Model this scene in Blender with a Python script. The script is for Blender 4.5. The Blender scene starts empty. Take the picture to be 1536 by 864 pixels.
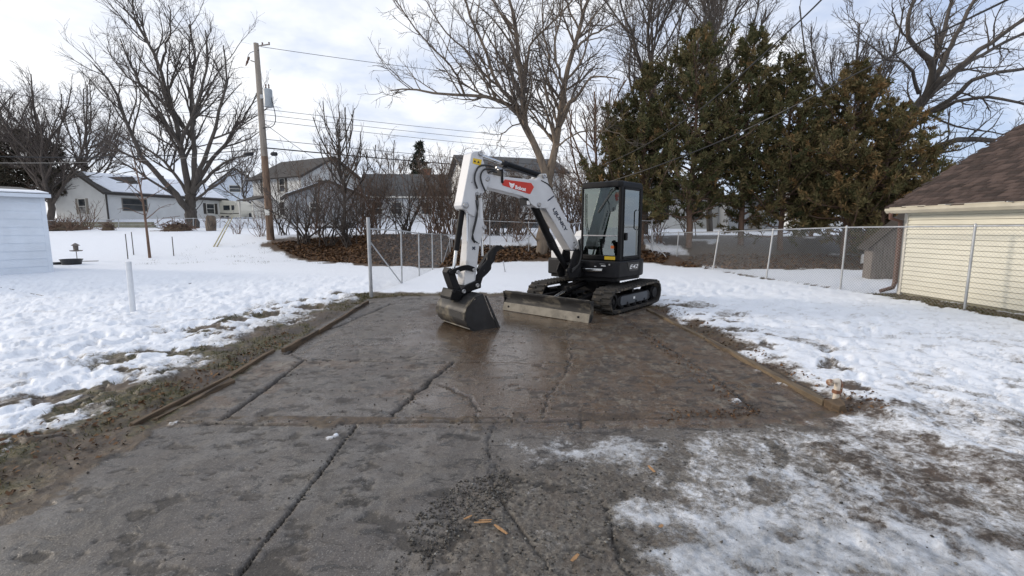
import bpy, bmesh, math, random
import numpy as np
from mathutils import Vector, Matrix
random.seed(7)
C = bpy.context.scene.collection
scene = bpy.context.scene
R_ = math.radians

# ------------------------------------------------------------------ camera
CAM_H = 1.65
FPX = 700.0                       # focal length in pixels of the 1536 px wide photograph
PITCH = math.atan(92 / FPX)
cp, sp_ = math.cos(PITCH), math.sin(PITCH)
cam_d = bpy.data.cameras.new('camera')
cam_d.sensor_width = 36.0
cam_d.lens = 36.0 * FPX / 1536.0
cam_d.clip_start = 0.05
cam_d.clip_end = 3000
cam = bpy.data.objects.new('camera', cam_d)
C.objects.link(cam)
cam.location = (0, 0, CAM_H)
cam.rotation_euler = (math.pi / 2 - PITCH, 0, 0)
scene.camera = cam

# ------------------------------------------------------------------ light
SUN_EL, SUN_AZ = R_(17), R_(-80)          # azimuth clockwise from +Y
SDIR = Vector((math.sin(SUN_AZ) * math.cos(SUN_EL), math.cos(SUN_AZ) * math.cos(SUN_EL), math.sin(SUN_EL)))
sun_d = bpy.data.lights.new('sun', 'SUN')
sun_d.energy = 1.5
sun_d.angle = R_(10)
sun_d.color = (1.0, 0.87, 0.72)
sun = bpy.data.objects.new('sun', sun_d)
C.objects.link(sun)
sun.rotation_euler = SDIR.to_track_quat('Z', 'Y').to_euler()
sun.location = (-40, 8, 30)

scene.view_settings.view_transform = 'Standard'
scene.view_settings.look = 'None'
scene.view_settings.exposure = 0.42
scene.view_settings.gamma = 1.0

# ------------------------------------------------------------------ node helpers
class NT:
    def __init__(s, tree):
        s.t = tree
        s.n = tree.nodes
        s.l = tree.links
    def node(s, typ, **kw):
        nd = s.n.new(typ)
        for k, v in kw.items():
            if k.startswith('p_'):
                setattr(nd, k[2:], v)
        return nd
    def set(s, sock, v):
        if isinstance(v, bpy.types.NodeSocket):
            s.l.new(v, sock)
        elif isinstance(v, (tuple, list)):
            if len(v) == 3 and sock.type == 'RGBA':
                v = (*v, 1)
            sock.default_value = v
        else:
            sock.default_value = v
    def noise(s, vec, scale, detail=3, rough=.55, dist=0, out='Fac'):
        nd = s.n.new('ShaderNodeTexNoise')
        s.set(nd.inputs['Vector'], vec)
        nd.inputs['Scale'].default_value = scale
        nd.inputs['Detail'].default_value = detail
        nd.inputs['Roughness'].default_value = rough
        nd.inputs['Distortion'].default_value = dist
        return nd.outputs[out]
    def voro(s, vec, scale, out='Color'):
        nd = s.n.new('ShaderNodeTexVoronoi')
        s.set(nd.inputs['Vector'], vec)
        nd.inputs['Scale'].default_value = scale
        return nd.outputs[out]
    def math(s, op, a, b=0.0, clamp=False):
        nd = s.n.new('ShaderNodeMath')
        nd.operation = op
        nd.use_clamp = clamp
        s.set(nd.inputs[0], a)
        s.set(nd.inputs[1], b)
        return nd.outputs[0]
    def ramp(s, f, a, b, lo=0.0, hi=1.0, smooth=True):
        nd = s.n.new('ShaderNodeMapRange')
        nd.interpolation_type = 'SMOOTHSTEP' if smooth else 'LINEAR'
        s.set(nd.inputs['Value'], f)
        s.set(nd.inputs['From Min'], a)
        s.set(nd.inputs['From Max'], b)
        s.set(nd.inputs['To Min'], lo)
        s.set(nd.inputs['To Max'], hi)
        return nd.outputs['Result']
    def mix(s, f, a, b, typ='MIX'):
        nd = s.n.new('ShaderNodeMix')
        nd.data_type = 'RGBA'
        nd.blend_type = typ
        s.set(nd.inputs[0], f)
        s.set(nd.inputs[6], a)
        s.set(nd.inputs[7], b)
        return nd.outputs[2]
    def mapv(s, vec, scale=(1, 1, 1), rot=(0, 0, 0)):
        nd = s.n.new('ShaderNodeMapping')
        s.set(nd.inputs['Vector'], vec)
        nd.inputs['Scale'].default_value = scale
        nd.inputs['Rotation'].default_value = rot
        return nd.outputs[0]
    def sep(s, v):
        nd = s.n.new('ShaderNodeSeparateXYZ')
        s.set(nd.inputs[0], v)
        return nd.outputs
    def sepc(s, v):
        nd = s.n.new('ShaderNodeSeparateColor')
        s.set(nd.inputs[0], v)
        return nd.outputs
    def comb(s, x, y, z):
        nd = s.n.new('ShaderNodeCombineXYZ')
        s.set(nd.inputs[0], x); s.set(nd.inputs[1], y); s.set(nd.inputs[2], z)
        return nd.outputs[0]
    def bump(s, h, strength=.3, dist=.01, normal=None):
        nd = s.n.new('ShaderNodeBump')
        s.set(nd.inputs['Height'], h)
        s.set(nd.inputs['Strength'], strength)
        nd.inputs['Distance'].default_value = dist
        if normal is not None:
            s.set(nd.inputs['Normal'], normal)
        return nd.outputs[0]
    def attr(s, name):
        nd = s.n.new('ShaderNodeAttribute')
        nd.attribute_name = name
        return nd

# ------------------------------------------------------------------ world
w = bpy.data.worlds.new('World')
scene.world = w
w.use_nodes = True
nt = NT(w.node_tree)
bg = w.node_tree.nodes['Background']
sky = nt.n.new('ShaderNodeTexSky')
sky.sky_type = 'NISHITA'
sky.sun_disc = False
sky.sun_elevation = SUN_EL
sky.sun_rotation = SUN_AZ
sky.air_density = 1.0
sky.dust_density = 1.5
sky.ozone_density = 1.0
tc = nt.n.new('ShaderNodeTexCoord')
dirv = tc.outputs['Generated']
sx, sy, sz = nt.sep(dirv)[:3]
zc = nt.math('ADD', nt.math('MAXIMUM', sz, 0.0), 0.22)
pv = nt.comb(nt.math('DIVIDE', sx, zc), nt.math('DIVIDE', sy, zc), 0.0)
c1 = nt.noise(pv, 0.55, 6, .55, .3)
c2 = nt.noise(pv, 1.9, 5, .6, .2)
cl = nt.math('ADD', nt.math('MULTIPLY', c1, .75), nt.math('MULTIPLY', c2, .3))
# thin overcast: thicker towards the low sun on the left
left = nt.math('MULTIPLY', nt.math('ADD', nt.math('MULTIPLY', sx, -.5), .5), .17)
cmask = nt.ramp(nt.math('ADD', cl, left), .45, .70)
cshade = nt.ramp(c2, .3, .75)
ccol = nt.mix(cshade, (7.4, 7.6, 8.0), (9.3, 9.25, 9.15))
sky_b = nt.mix(.7, sky.outputs[0], (4.4, 5.4, 7.7))
col = nt.mix(nt.math('MULTIPLY', cmask, .92), sky_b, ccol)
nt.set(bg.inputs['Color'], col)
bg.inputs['Strength'].default_value = 0.1

# ------------------------------------------------------------------ pixel -> place
def ray(u, v):
    a = (u - 768) / FPX
    b = -(v - 432) / FPX
    return np.array([a, cp + b * sp_, -sp_ + b * cp])
CAMP = np.array([0, 0, CAM_H])
def gp(u, v, z=0.0):
    d = ray(u, v)
    return CAMP + d * ((z - CAM_H) / d[2])
def py(u, v, y):
    d = ray(u, v)
    return CAMP + d * (y / d[1])
def pl(u, v, P0, N):
    d = ray(u, v)
    return CAMP + d * (np.dot(np.asarray(P0) - CAMP, N) / np.dot(d, N))

# ------------------------------------------------------------------ numpy noise
def _h(ix, iy, seed):
    n = (ix.astype(np.int64) * 374761393 + iy.astype(np.int64) * 668265263 + seed * 974634777) & 0x7fffffff
    n = ((n ^ (n >> 13)) * 1274126177) & 0x7fffffff
    n = (n ^ (n >> 16)) & 0xffffff
    return n / float(0xffffff)
def vnoise(x, y, s=1.0, seed=0):
    x = np.asarray(x) * s; y = np.asarray(y) * s
    ix = np.floor(x); iy = np.floor(y)
    fx = x - ix; fy = y - iy
    fx = fx * fx * fx * (fx * (fx * 6 - 15) + 10); fy = fy * fy * fy * (fy * (fy * 6 - 15) + 10)
    a = _h(ix, iy, seed); b = _h(ix + 1, iy, seed); c = _h(ix, iy + 1, seed); d = _h(ix + 1, iy + 1, seed)
    return (a * (1 - fx) + b * fx) * (1 - fy) + (c * (1 - fx) + d * fx) * fy
def fbm(x, y, s=1.0, oct=4, seed=0, g=.5):
    t = 0; a = 1; n = 0
    for o in range(oct):
        c_, s_ = math.cos(o * 1.1 + .4), math.sin(o * 1.1 + .4)
        t = t + a * vnoise(x * c_ - y * s_, x * s_ + y * c_, s, seed + o * 17); n += a
        a *= g; s *= 2.03
    return t / n
def sst(x, a, b):
    t = np.clip((x - a) / (b - a), 0, 1)
    return t * t * (3 - 2 * t)
def dist_line(x, y, pts):
    d = np.full(x.shape, 1e9)
    for (ax, ay), (bx, by) in zip(pts[:-1], pts[1:]):
        vx, vy = bx - ax, by - ay
        t = np.clip(((x - ax) * vx + (y - ay) * vy) / (vx * vx + vy * vy + 1e-12), 0, 1)
        d = np.minimum(d, np.hypot(x - ax - t * vx, y - ay - t * vy))
    return d
def inside(x, y, poly):
    r = np.zeros(x.shape, bool)
    n = len(poly)
    for i in range(n):
        ax, ay = poly[i]; bx, by = poly[(i + 1) % n]
        if ay == by: continue
        c = ((ay > y) != (by > y)) & (x < (bx - ax) * (y - ay) / (by - ay) + ax)
        r ^= c
    return r
def sdf(x, y, poly):
    d = dist_line(x, y, list(poly) + [poly[0]])
    return np.where(inside(x, y, poly), -d, d)
def G2(pts):
    return [tuple(gp(u, v)[:2]) for u, v in pts]

# ------------------------------------------------------------------ terrain height (large scale)
def hz(x, y):
    x = np.asarray(x, float); y = np.asarray(y, float)
    st = np.where(x < 4, 18.4 + 3.2 * sst(-x, 4.5, 10), 17.4)
    h = 1.12 * sst(y, st, st + 6.2) + .32 * sst(y, 29, 39) + .95 * sst(y, 45.3, 48.5)
    return h
def hz1(x, y):
    return float(hz(np.array([x]), np.array([y]))[0])

# ------------------------------------------------------------------ mesh builder
def norm(v):
    v = np.asarray(v, float)
    return v / (np.linalg.norm(v) + 1e-12)
class MB:
    def __init__(s):
        s.v = []; s.f = []
    def add(s, verts, faces):
        o = len(s.v)
        s.v.extend([tuple(map(float, p)) for p in verts])
        s.f.extend([tuple(i + o for i in f) for f in faces])
        return s
    def obox(s, c, ex, ey, ez):
        """box about c with half-extent vectors"""
        c, ex, ey, ez = map(lambda q: np.asarray(q, float), (c, ex, ey, ez))
        vs = [c + a * ex + b * ey + d * ez for d in (-1, 1) for b in (-1, 1) for a in (-1, 1)]
        return s.add(vs, [(0, 2, 3, 1), (4, 5, 7, 6), (0, 1, 5, 4), (2, 6, 7, 3), (0, 4, 6, 2), (1, 3, 7, 5)])
    def box(s, x0, y0, z0, x1, y1, z1):
        return s.obox(((x0 + x1) / 2, (y0 + y1) / 2, (z0 + z1) / 2), ((x1 - x0) / 2, 0, 0), (0, (y1 - y0) / 2, 0), (0, 0, (z1 - z0) / 2))
    def prism(s, pts, vec):
        pts = [np.asarray(p, float) for p in pts]; vec = np.asarray(vec, float)
        n = len(pts)
        vs = pts + [p + vec for p in pts]
        fs = [tuple(range(n - 1, -1, -1)), tuple(range(n, 2 * n))]
        fs += [(i, (i + 1) % n, (i + 1) % n + n, i + n) for i in range(n)]
        return s.add(vs, fs)
    def tube(s, pts, rad, n=8, caps=True):
        pts = [np.asarray(p, float) for p in pts]
        k = len(pts)
        if not hasattr(rad, '__len__'): rad = [rad] * k
        tg = []
        for i in range(k):
            a = pts[min(i + 1, k - 1)] - pts[max(i - 1, 0)]
            tg.append(norm(a))
        ref = np.array([0, 0, 1.0]) if abs(tg[0][2]) < .9 else np.array([1.0, 0, 0])
        u = norm(np.cross(tg[0], ref)); vs = []
        for i in range(k):
            u = norm(u - tg[i] * np.dot(u, tg[i]))
            w_ = np.cross(tg[i], u)
            for j in range(n):
                a = 2 * math.pi * j / n
                vs.append(pts[i] + rad[i] * (math.cos(a) * u + math.sin(a) * w_))
        fs = []
        for i in range(k - 1):
            for j in range(n):
                j2 = (j + 1) % n
                fs.append((i * n + j, i * n + j2, (i + 1) * n + j2, (i + 1) * n + j))
        if caps:
            fs.append(tuple(range(n - 1, -1, -1)))
            fs.append(tuple(range((k - 1) * n, k * n)))
        return s.add(vs, fs)
    def cyl(s, p0, p1, r, n=14, r1=None):
        return s.tube([p0, p1], [r, r if r1 is None else r1], n)
    def lathe(s, c, axis, prof, n=20):
        """prof: list of (radius, offset along axis)"""
        c = np.asarray(c, float); axis = norm(axis)
        pts = [c + axis * o for r, o in prof]
        ref = np.array([0, 0, 1.0]) if abs(axis[2]) < .9 else np.array([1.0, 0, 0])
        u = norm(np.cross(axis, ref)); w_ = np.cross(axis, u)
        vs = []; k = len(prof)
        for (r, o), p in zip(prof, pts):
            for j in range(n):
                a = 2 * math.pi * j / n
                vs.append(p + r * (math.cos(a) * u + math.sin(a) * w_))
        fs = [(i * n + j, i * n + (j + 1) % n, (i + 1) * n + (j + 1) % n, (i + 1) * n + j) for i in range(k - 1) for j in range(n)]
        fs.append(tuple(range(n - 1, -1, -1))); fs.append(tuple(range((k - 1) * n, k * n)))
        return s.add(vs, fs)
    def build(s, name, mat, parent=None, origin=None, smooth=None, bevel=0, seg=2):
        if origin is None:
            origin = parent['_o'] if parent is not None and '_o' in parent else (0, 0, 0)
        me = bpy.data.meshes.new(name)
        me.from_pydata([(p[0] - origin[0], p[1] - origin[1], p[2] - origin[2]) for p in s.v], [], s.f)
        bm = bmesh.new(); bm.from_mesh(me)
        bmesh.ops.recalc_face_normals(bm, faces=bm.faces)
        bm.to_mesh(me); bm.free()
        me.materials.append(mat)
        return link(name, me, parent, origin, smooth, bevel, seg)
def link(name, me, parent, origin, smooth=None, bevel=0, seg=2):
    o = bpy.data.objects.new(name, me)
    C.objects.link(o)
    if parent is not None:
        o.parent = parent
    else:
        o.location = origin
    o['_o'] = tuple(map(float, origin))
    if smooth is not None:
        me.shade_smooth()
        me.set_sharp_from_angle(angle=R_(smooth))
    if bevel:
        m = o.modifiers.new('bevel', 'BEVEL')
        m.width = bevel; m.segments = seg; m.limit_method = 'ANGLE'; m.angle_limit = R_(35)
    return o
def np_mesh(name, V, F, mat, parent=None, origin=(0, 0, 0), smooth=False, cols=None):
    """fast mesh; V (n,3), F (m,3|4)"""
    me = bpy.data.meshes.new(name)
    V = np.asarray(V, np.float32) - np.asarray(origin, np.float32)
    F = np.asarray(F, np.int32)
    n, k = F.shape
    me.vertices.add(len(V)); me.vertices.foreach_set('co', V.ravel())
    me.loops.add(n * k); me.loops.foreach_set('vertex_index', F.ravel())
    me.polygons.add(n)
    me.polygons.foreach_set('loop_start', np.arange(0, n * k, k, dtype=np.int32))
    if smooth:
        me.polygons.foreach_set('use_smooth', np.ones(n, bool))
    me.update(calc_edges=True)
    if cols:
        for nm, arr in cols.items():
            a = me.attributes.new(nm, 'FLOAT_COLOR', 'POINT')
            a.data.foreach_set('color', np.asarray(arr, np.float32).ravel())
    me.materials.append(mat)
    o = bpy.data.objects.new(name, me)
    C.objects.link(o)
    if parent is not None: o.parent = parent
    else: o.location = origin
    o['_o'] = tuple(map(float, origin))
    return o
def tag(o, label, cat, group=None, kind=None):
    if label: o['label'] = label
    if cat: o['category'] = cat
    if group: o['group'] = group
    if kind: o['kind'] = kind
    return o
def thing(name, label, cat, loc=(0, 0, 0), group=None):
    o = bpy.data.objects.new(name, None)
    C.objects.link(o)
    o.location = tuple(map(float, loc)); o.empty_display_size = .2
    o['_o'] = tuple(map(float, loc))
    return tag(o, label, cat, group)
def copy_thing(o, loc, label=None, rz=None):
    c = o.copy(); C.objects.link(c); c.location = loc
    if label: c['label'] = label
    if rz is not None: c.rotation_euler = (0, 0, rz)
    for ch in list(o.children):
        d = ch.copy(); C.objects.link(d); d.parent = c
        for g in list(ch.children):
            e = g.copy(); C.objects.link(e); e.parent = d
    return c
def catmull(P, n):
    P = np.asarray(P, float)
    Q = np.vstack([2 * P[0] - P[1], P, 2 * P[-1] - P[-2]])
    out = []
    m = len(P) - 1
    for i in range(n):
        t = i / (n - 1) * m
        k = min(int(t), m - 1); t -= k
        a, b, c, d = Q[k], Q[k + 1], Q[k + 2], Q[k + 3]
        out.append(.5 * (2 * b + (c - a) * t + (2 * a - 5 * b + 4 * c - d) * t * t + (3 * b - a - 3 * c + d) * t ** 3))
    return np.array(out)

# ------------------------------------------------------------------ materials
def new_mat(name):
    m = bpy.data.materials.new(name); m.use_nodes = True
    t = NT(m.node_tree)
    return m, t, m.node_tree.nodes['Principled BSDF']
def pmat(name, base, rough=.6, var=.2, scale=6, bump=.15, bscale=60, metal=0, second=None, sfac=.5, stretch=(1, 1, 1), spec=.5, bdist=.004):
    m, t, b = new_mat(name)
    co = t.n.new('ShaderNodeTexCoord').outputs['Object']
    co = t.mapv(co, stretch)
    n1 = t.noise(co, scale, 5, .6)
    lo = tuple(c * (1 - var) for c in base); hi = tuple(min(1, c * (1 + var)) for c in base)
    c = t.mix(t.ramp(n1, .3, .7), lo, hi)
    if second is not None:
        n2 = t.noise(co, scale * .45, 6, .65, .4)
        c = t.mix(t.ramp(n2, sfac, sfac + .14), c, second)
    t.set(b.inputs['Base Color'], c)
    n3 = t.noise(co, bscale, 4, .6)
    t.set(b.inputs['Roughness'], t.ramp(n1, .2, .8, max(.03, rough - .12), min(1, rough + .12)))
    b.inputs['Metallic'].default_value = metal
    b.inputs['Specular IOR Level'].default_value = spec
    if bump:
        t.set(b.inputs['Normal'], t.bump(n3, bump, bdist))
    return m
def attr_mat(name, ramp_cols, rough=.8, trans=0.0):
    """colour from the per-vertex attribute 'tint' (r = position on the ramp, g = brightness jitter)"""
    m, t, b = new_mat(name)
    a = t.attr('tint')
    s = t.sepc(a.outputs['Color'])
    r = t.n.new('ShaderNodeValToRGB')
    t.set(r.inputs[0], s[0])
    els = r.color_ramp.elements
    while len(els) < len(ramp_cols): els.new(.5)
    for i, c in enumerate(ramp_cols):
        els[i].position = i / (len(ramp_cols) - 1); els[i].color = (*c, 1)
    t.set(b.inputs['Base Color'], r.outputs[0])
    b.inputs['Roughness'].default_value = rough
    b.inputs['Specular IOR Level'].default_value = .25
    if trans:
        b.inputs['Transmission Weight'].default_value = 0
    return m
M = {}
# ================================================================== GROUND
def ground_material():
    m, t, b = new_mat('ground')
    co = t.n.new('ShaderNodeNewGeometry').outputs['Position']
    A = t.sepc(t.attr('ga').outputs['Color']); Aa = t.attr('ga').outputs['Alpha']
    B = t.sepc(t.attr('gb').outputs['Color']); Ba = t.attr('gb').outputs['Alpha']
    snow, conc, wet, crack = A[0], A[1], A[2], Aa
    grass, brown, grav, ice = B[0], B[1], B[2], Ba
    nL = t.noise(co, .9, 4, .6, .5)
    nM = t.noise(co, 5, 5, .6, .3)
    nF = t.noise(co, 26, 4, .65)
    nX = t.noise(co, 110, 3, .7)
    vo = t.voro(co, 70, 'Color'); vg = t.sepc(vo)[0]
    # concrete
    nS = t.noise(t.mapv(co, (1.6, .8, 1), (0, 0, .35)), 1.7, 6, .68, 1.2)
    cc = t.mix(t.ramp(nL, .38, .62), (.072, .068, .063), (.165, .156, .142))
    cc = t.mix(t.ramp(nM, .42, .62, 0, .85), cc, (.100, .090, .078))
    cc = t.mix(t.ramp(nS, .50, .60, 0, .65), cc, (.058, .053, .047))
    cc = t.mix(t.math('MULTIPLY', brown, t.ramp(nS, .36, .58, 1, .6)), cc, (.118, .072, .038))
    dry = t.noise(t.mapv(co, (2.2, 1.0, 1), (0, 0, .5)), 3.2, 7, .72, .8)
    cc = t.mix(t.math('MULTIPLY', t.ramp(dry, .51, .60), t.math('ADD', .22, t.math('MULTIPLY', brown, .5), True)), cc, (.24, .21, .165))
    cc = t.mix(t.math('MULTIPLY', t.math('POWER', wet, 1.6), .66), cc, (.070, .039, .018))
    pit = t.noise(t.mapv(co, (1.0, 1.7, 1)), 5, 9, .74, .7)
    cc = t.mix(t.ramp(pit, .56, .59, 0, .9), cc, (.034, .030, .026))
    cc = t.mix(t.ramp(nF, .52, .62, 0, .5), cc, (.052, .046, .040))
    cc = t.mix(t.ramp(nX, .57, .66, 0, .75), cc, (.30, .28, .25))
    cc = t.mix(t.ramp(nX, .43, .36, 0, .7), cc, (.022, .020, .018))
    # gravel
    gc = t.mix(vg, (.05, .044, .038), (.20, .18, .15))
    gc = t.mix(t.ramp(nF, .4, .65), gc, (.085, .070, .054))
    cc = t.mix(t.math('MULTIPLY', grav, t.ramp(nM, .3, .6, .5, 1)), cc, gc)
    # soil and dead grass
    so = t.mix(t.ramp(nM, .3, .7), (.045, .033, .024), (.105, .077, .053))
    so = t.mix(t.ramp(nF, .5, .7), so, (.12, .085, .05))
    gr = t.mix(t.ramp(nF, .35, .65), (.035, .038, .014), (.13, .105, .045))
    so = t.mix(t.math('MULTIPLY', grass, t.ramp(nM, .3, .55)), so, gr)
    so = t.mix(t.math('MULTIPLY', brown, t.ramp(nF, .3, .6)), so, (.105, .062, .036))
    base = t.mix(conc, so, cc)
    base = t.mix(crack, base, (.012, .010, .008))
    # snow cover
    s1 = t.math('ADD', snow, t.math('MULTIPLY', t.math('SUBTRACT', nF, .5), .75))
    s1 = t.math('ADD', s1, t.math('MULTIPLY', t.math('SUBTRACT', nM, .5), .65))
    s1 = t.math('ADD', s1, t.math('MULTIPLY', t.math('SUBTRACT', nX, .5), .38))
    sm = t.ramp(s1, .30, .66)
    sc = t.mix(t.ramp(s1, .36, .92), (.40, .38, .355), (.81, .84, .89))
    icec = t.mix(t.ramp(nM, .3, .7), (.27, .285, .30), (.60, .63, .67))
    sc = t.mix(ice, sc, icec)
    sm2 = t.math('MULTIPLY', sm, t.math('SUBTRACT', 1.0, t.math('MULTIPLY', ice, t.ramp(nF, .35, .7, 0, .55))))
    col = t.mix(sm2, base, sc)
    t.set(b.inputs['Base Color'], col)
    rg = t.ramp(t.math('SUBTRACT', t.math('ADD', nM, t.math('MULTIPLY', nF, .6)), t.math('MULTIPLY', wet, .85)), -.05, .95, .13, .62, False)
    rg = t.mix(crack, rg, (.9, .9, .9))
    rs = t.mix(ice, (.62, .62, .62), (.3, .3, .3))
    t.set(b.inputs['Roughness'], t.mix(sm2, rg, rs))
    t.set(b.inputs['Specular IOR Level'], t.mix(sm2, t.math('ADD', .42, t.math('MULTIPLY', wet, .3)), (.25, .25, .25)))
    h = t.math('ADD', t.math('MULTIPLY', nF, .6), t.math('MULTIPLY', nX, .4))
    h = t.math('ADD', h, t.math('MULTIPLY', sm, .9))
    h = t.math('SUBTRACT', h, t.math('MULTIPLY', t.ramp(pit, .55, .61), .45))
    h = t.math('ADD', h, t.math('MULTIPLY', t.math('MULTIPLY', vg, grav), .5))
    st = t.math('MULTIPLY', t.math('SUBTRACT', 1.0, t.math('MULTIPLY', wet, .82)), .6)
    t.set(b.inputs['Normal'], t.bump(h, st, .02))
    return m
M['ground'] = ground_material()

# slabs of the pad and the drive, as corners picked on the ground
SLABS = [
    ('worn grey edge slab along the left boards', [(262, 632), (334, 629), (455, 541), (447, 530), (406, 531)]),
    ('narrow muddy edge slab at the back left', [(429, 528), (452, 531), (510, 494), (586, 456), (552, 450)]),
    ('scraped grey slab left of centre', [(336, 633), (455, 540), (681, 543), (646, 573), (578, 632)]),
    ('dark wet slab in front of the bucket', [(455, 538), (586, 454), (600, 446), (850, 446), (850, 505), (855, 545), (681, 543)]),
    ('small wet slab with a hairline crack', [(681, 543), (646, 573), (578, 632), (732, 632), (812, 632), (820, 596), (842, 571), (855, 545)]),
    ('wide brown slab under the tracks', [(850, 446), (850, 505), (855, 545), (842, 571), (820, 596), (812, 632), (1135, 622), (1071, 563), (1000, 520), (933, 473), (900, 446)]),
    ('long edge slab inside the timber kerb', [(900, 446), (933, 473), (1000, 520), (1071, 563), (1136, 620), (1258, 616), (1151, 561), (1026, 495), (965, 460), (942, 446)]),
]
EXTRA = [   # front drive, beyond the frame too, in metres
    ('long grey drive slab on the left', [(-3.05, 3.74), (-1.31, 3.73), (-1.31, .4), (-2.9, .4)]),
    ('dark grey drive slab with stone scatter', [(-1.31, 3.73), (-.18, 3.72), (-.16, 3.0), (-.05, 2.6), (.05, .4), (-1.31, .4)]),
    ('broken front slab turning to gravel', [(-.18, 3.72), (2.2, 3.92), (2.95, 4.02), (2.4, 3.3), (1.9, 2.5), (1.6, .4), (.05, .4), (-.05, 2.6), (-.16, 3.0)]),
]
slab_polys = [(l, G2(p)) for l, p in SLABS] + EXTRA
CR = lambda pts: G2(pts)
cracks = [  # polyline, half width, depth, strength
    (CR([(334, 629), (400, 582), (455, 540)]), .020, .05, 1.0),
    (CR([(430, 530), (465, 500), (510, 487), (560, 466), (586, 455)]), .028, .05, 1.0),
    (CR([(430, 530), (455, 540), (520, 541), (600, 542), (681, 543)]), .012, .03, .8),
    (CR([(681, 543), (646, 573), (610, 603), (578, 632)]), .015, .035, 1.0),
    (CR([(646, 573), (680, 585), (708, 598), (716, 615), (718, 632)]), .009, .02, .7),
    (CR([(850, 500), (856, 530), (855, 545), (842, 571), (820, 596), (812, 632)]), .010, .02, .7),
    (CR([(262, 633), (400, 637), (500, 636), (576, 633), (650, 631), (732, 632), (812, 632), (900, 628), (1000, 627), (1135, 622)]), .014, .03, .8),
    (CR([(933, 473), (1000, 520), (1071, 563), (1136, 616)]), .024, .03, .55),
    ([(-1.31, 3.73), (-1.30, 3.0), (-1.31, 2.4), (-1.30, .4)], .006, .03, .9),
    ([(-.18, 3.7), (-.17, 3.3), (-.10, 3.0)], .007, .015, .6),
    (CR([(735, 715), (760, 760), (790, 800), (830, 850)]), .008, .015, .6),
    (CR([(905, 745), (915, 790), (940, 864)]), .007, .02, .8),
    (CR([(870, 615), (872, 640)]), .010, .02, .8),
    (CR([(470, 520), (540, 505), (600, 508)]), .008, .008, .6),
    (CR([(510, 487), (530, 515), (540, 540)]), .007, .008, .5),
    (CR([(900, 575), (980, 563), (1060, 562)]), .008, .01, .5),
    (CR([(590, 520), (610, 500), (650, 492)]), .007, .008, .5),
]
def ground_field(x, y):
    n_b = fbm(x, y, 3.2, 3, 3) - .5
    wx = x + (fbm(x, y, 9, 4, 11) - .5) * .03
    wy = y + (fbm(x, y, 9, 4, 23) - .5) * .03
    near = sst(13.5 - y, 0, 3)
    # --- concrete ids
    sid = np.full(x.shape, -1)
    for i, (l, P) in enumerate(slab_polys):
        sid[inside(wx, wy, P)] = i
    pad = G2([(150, 640), (262, 632), (406, 531), (552, 449), (600, 445), (942, 445), (965, 460), (1151, 561), (1258, 616), (1136, 622)])
    dpad = sdf(wx, wy, pad)
    front = [(-2.98, 3.80), (2.95, 4.0), (2.3, 3.2), (1.9, 2.4), (1.6, -1), (-2.75, -1), (-2.85, 2.2)]
    dfr = sdf(wx, wy, front)
    dc = np.minimum(dpad, dfr)
    conc = sst(-dc, -.03, .05)
    edge_n = fbm(x, y, 3.5, 6, 41, .62) - .5
    conc *= np.where((y < 3.9) & (x < 0), sst(-dfr + edge_n * .75, -.02, .05), 1)
    conc *= np.where((y < 4.0) & (x > 0), sst(-dfr + edge_n * .7, -.05, .12), 1)
    ci = np.zeros(x.shape); depth = np.zeros(x.shape)
    j1 = fbm(x, y, 11, 5, 61) - .5; j2 = fbm(x, y, 11, 5, 73) - .5
    for ic, (P, wd, dp, stn) in enumerate(cracks):
        ja = .022 if ic in (0, 1, 6, 8) else .075
        d = dist_line(x + j1 * ja, y + j2 * ja, P)
        wl = wd * (.35 + 1.3 * fbm(x, y, 5, 3, 91 + ic))
        g = np.exp(-(d / wl) ** 2)
        ci = np.maximum(ci, stn * np.exp(-(d / (wl * 1.0)) ** 4)); depth = np.maximum(depth, dp * g)
    # --- heights
    left = sst(-3.15 - x, 0, .45); right = sst(x - 2.95, 0, .4)
    lawn = np.maximum(np.maximum(left, right), sst(y, 10.8, 11.6))
    rough_amp = np.where(x < 0, .085, .06) * sst(17 - y, 0, 5) * sst(np.maximum(-3.0 - x, x - 2.9), 0, .8)
    lum = fbm(x, y, 2.6, 4, 5) - .5
    lump2 = np.abs(fbm(x, y, 4.5, 3, 8) - .5) * 2
    h = hz(x, y) + lawn * .055 + rough_amp * (lum * 1.5 - (lump2 < .14) * (.14 - lump2) * 3)
    h += (1 - np.clip(conc, 0, 1)) * (1 - lawn) * (fbm(x, y, 7, 4, 15) - .5) * .05 * sst(12 - y, 0, 2)
    slab_lift = np.array([.000, -.012, .004, -.004, .0, .004, -.010, -.004, -.010, -.016, 0.0])
    h += conc * slab_lift[sid]
    wz = G2([(640, 455), (850, 448), (860, 540), (800, 632), (720, 632), (640, 590), (660, 530), (560, 520)])
    wzm = sst(-sdf(wx, wy, wz) + (fbm(x, y, 1.6, 4, 207) - .5) * 1.2, -.25, .35)
    h += conc * ((fbm(x, y, 1.1, 4, 33) - .5) * .018 + (fbm(x, y, 14, 3, 35) - .5) * .006 * (1 - .9 * wzm))
    fl_ = fbm(x, y * 1.5, 5.5, 6, 205, .6)
    fl_ = fl_ - .12 * wzm
    h -= conc * .007 * sst(fl_, .60, .64) * sst(8 - y, 0, 3)
    ci = np.maximum(ci, .55 * sst(fl_, .615, .65))
    h -= depth * conc
    # --- gravel / broken front right
    gz = G2([(745, 700), (830, 690), (1140, 630), (1300, 650), (1536, 800), (1536, 900), (900, 900), (560, 880), (640, 790), (690, 735)])
    grav = sst(-sdf(wx, wy, gz) + edge_n * .5, -.05, .25)
    h += grav * (fbm(x, y, 30, 2, 81) - .5) * .016
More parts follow.
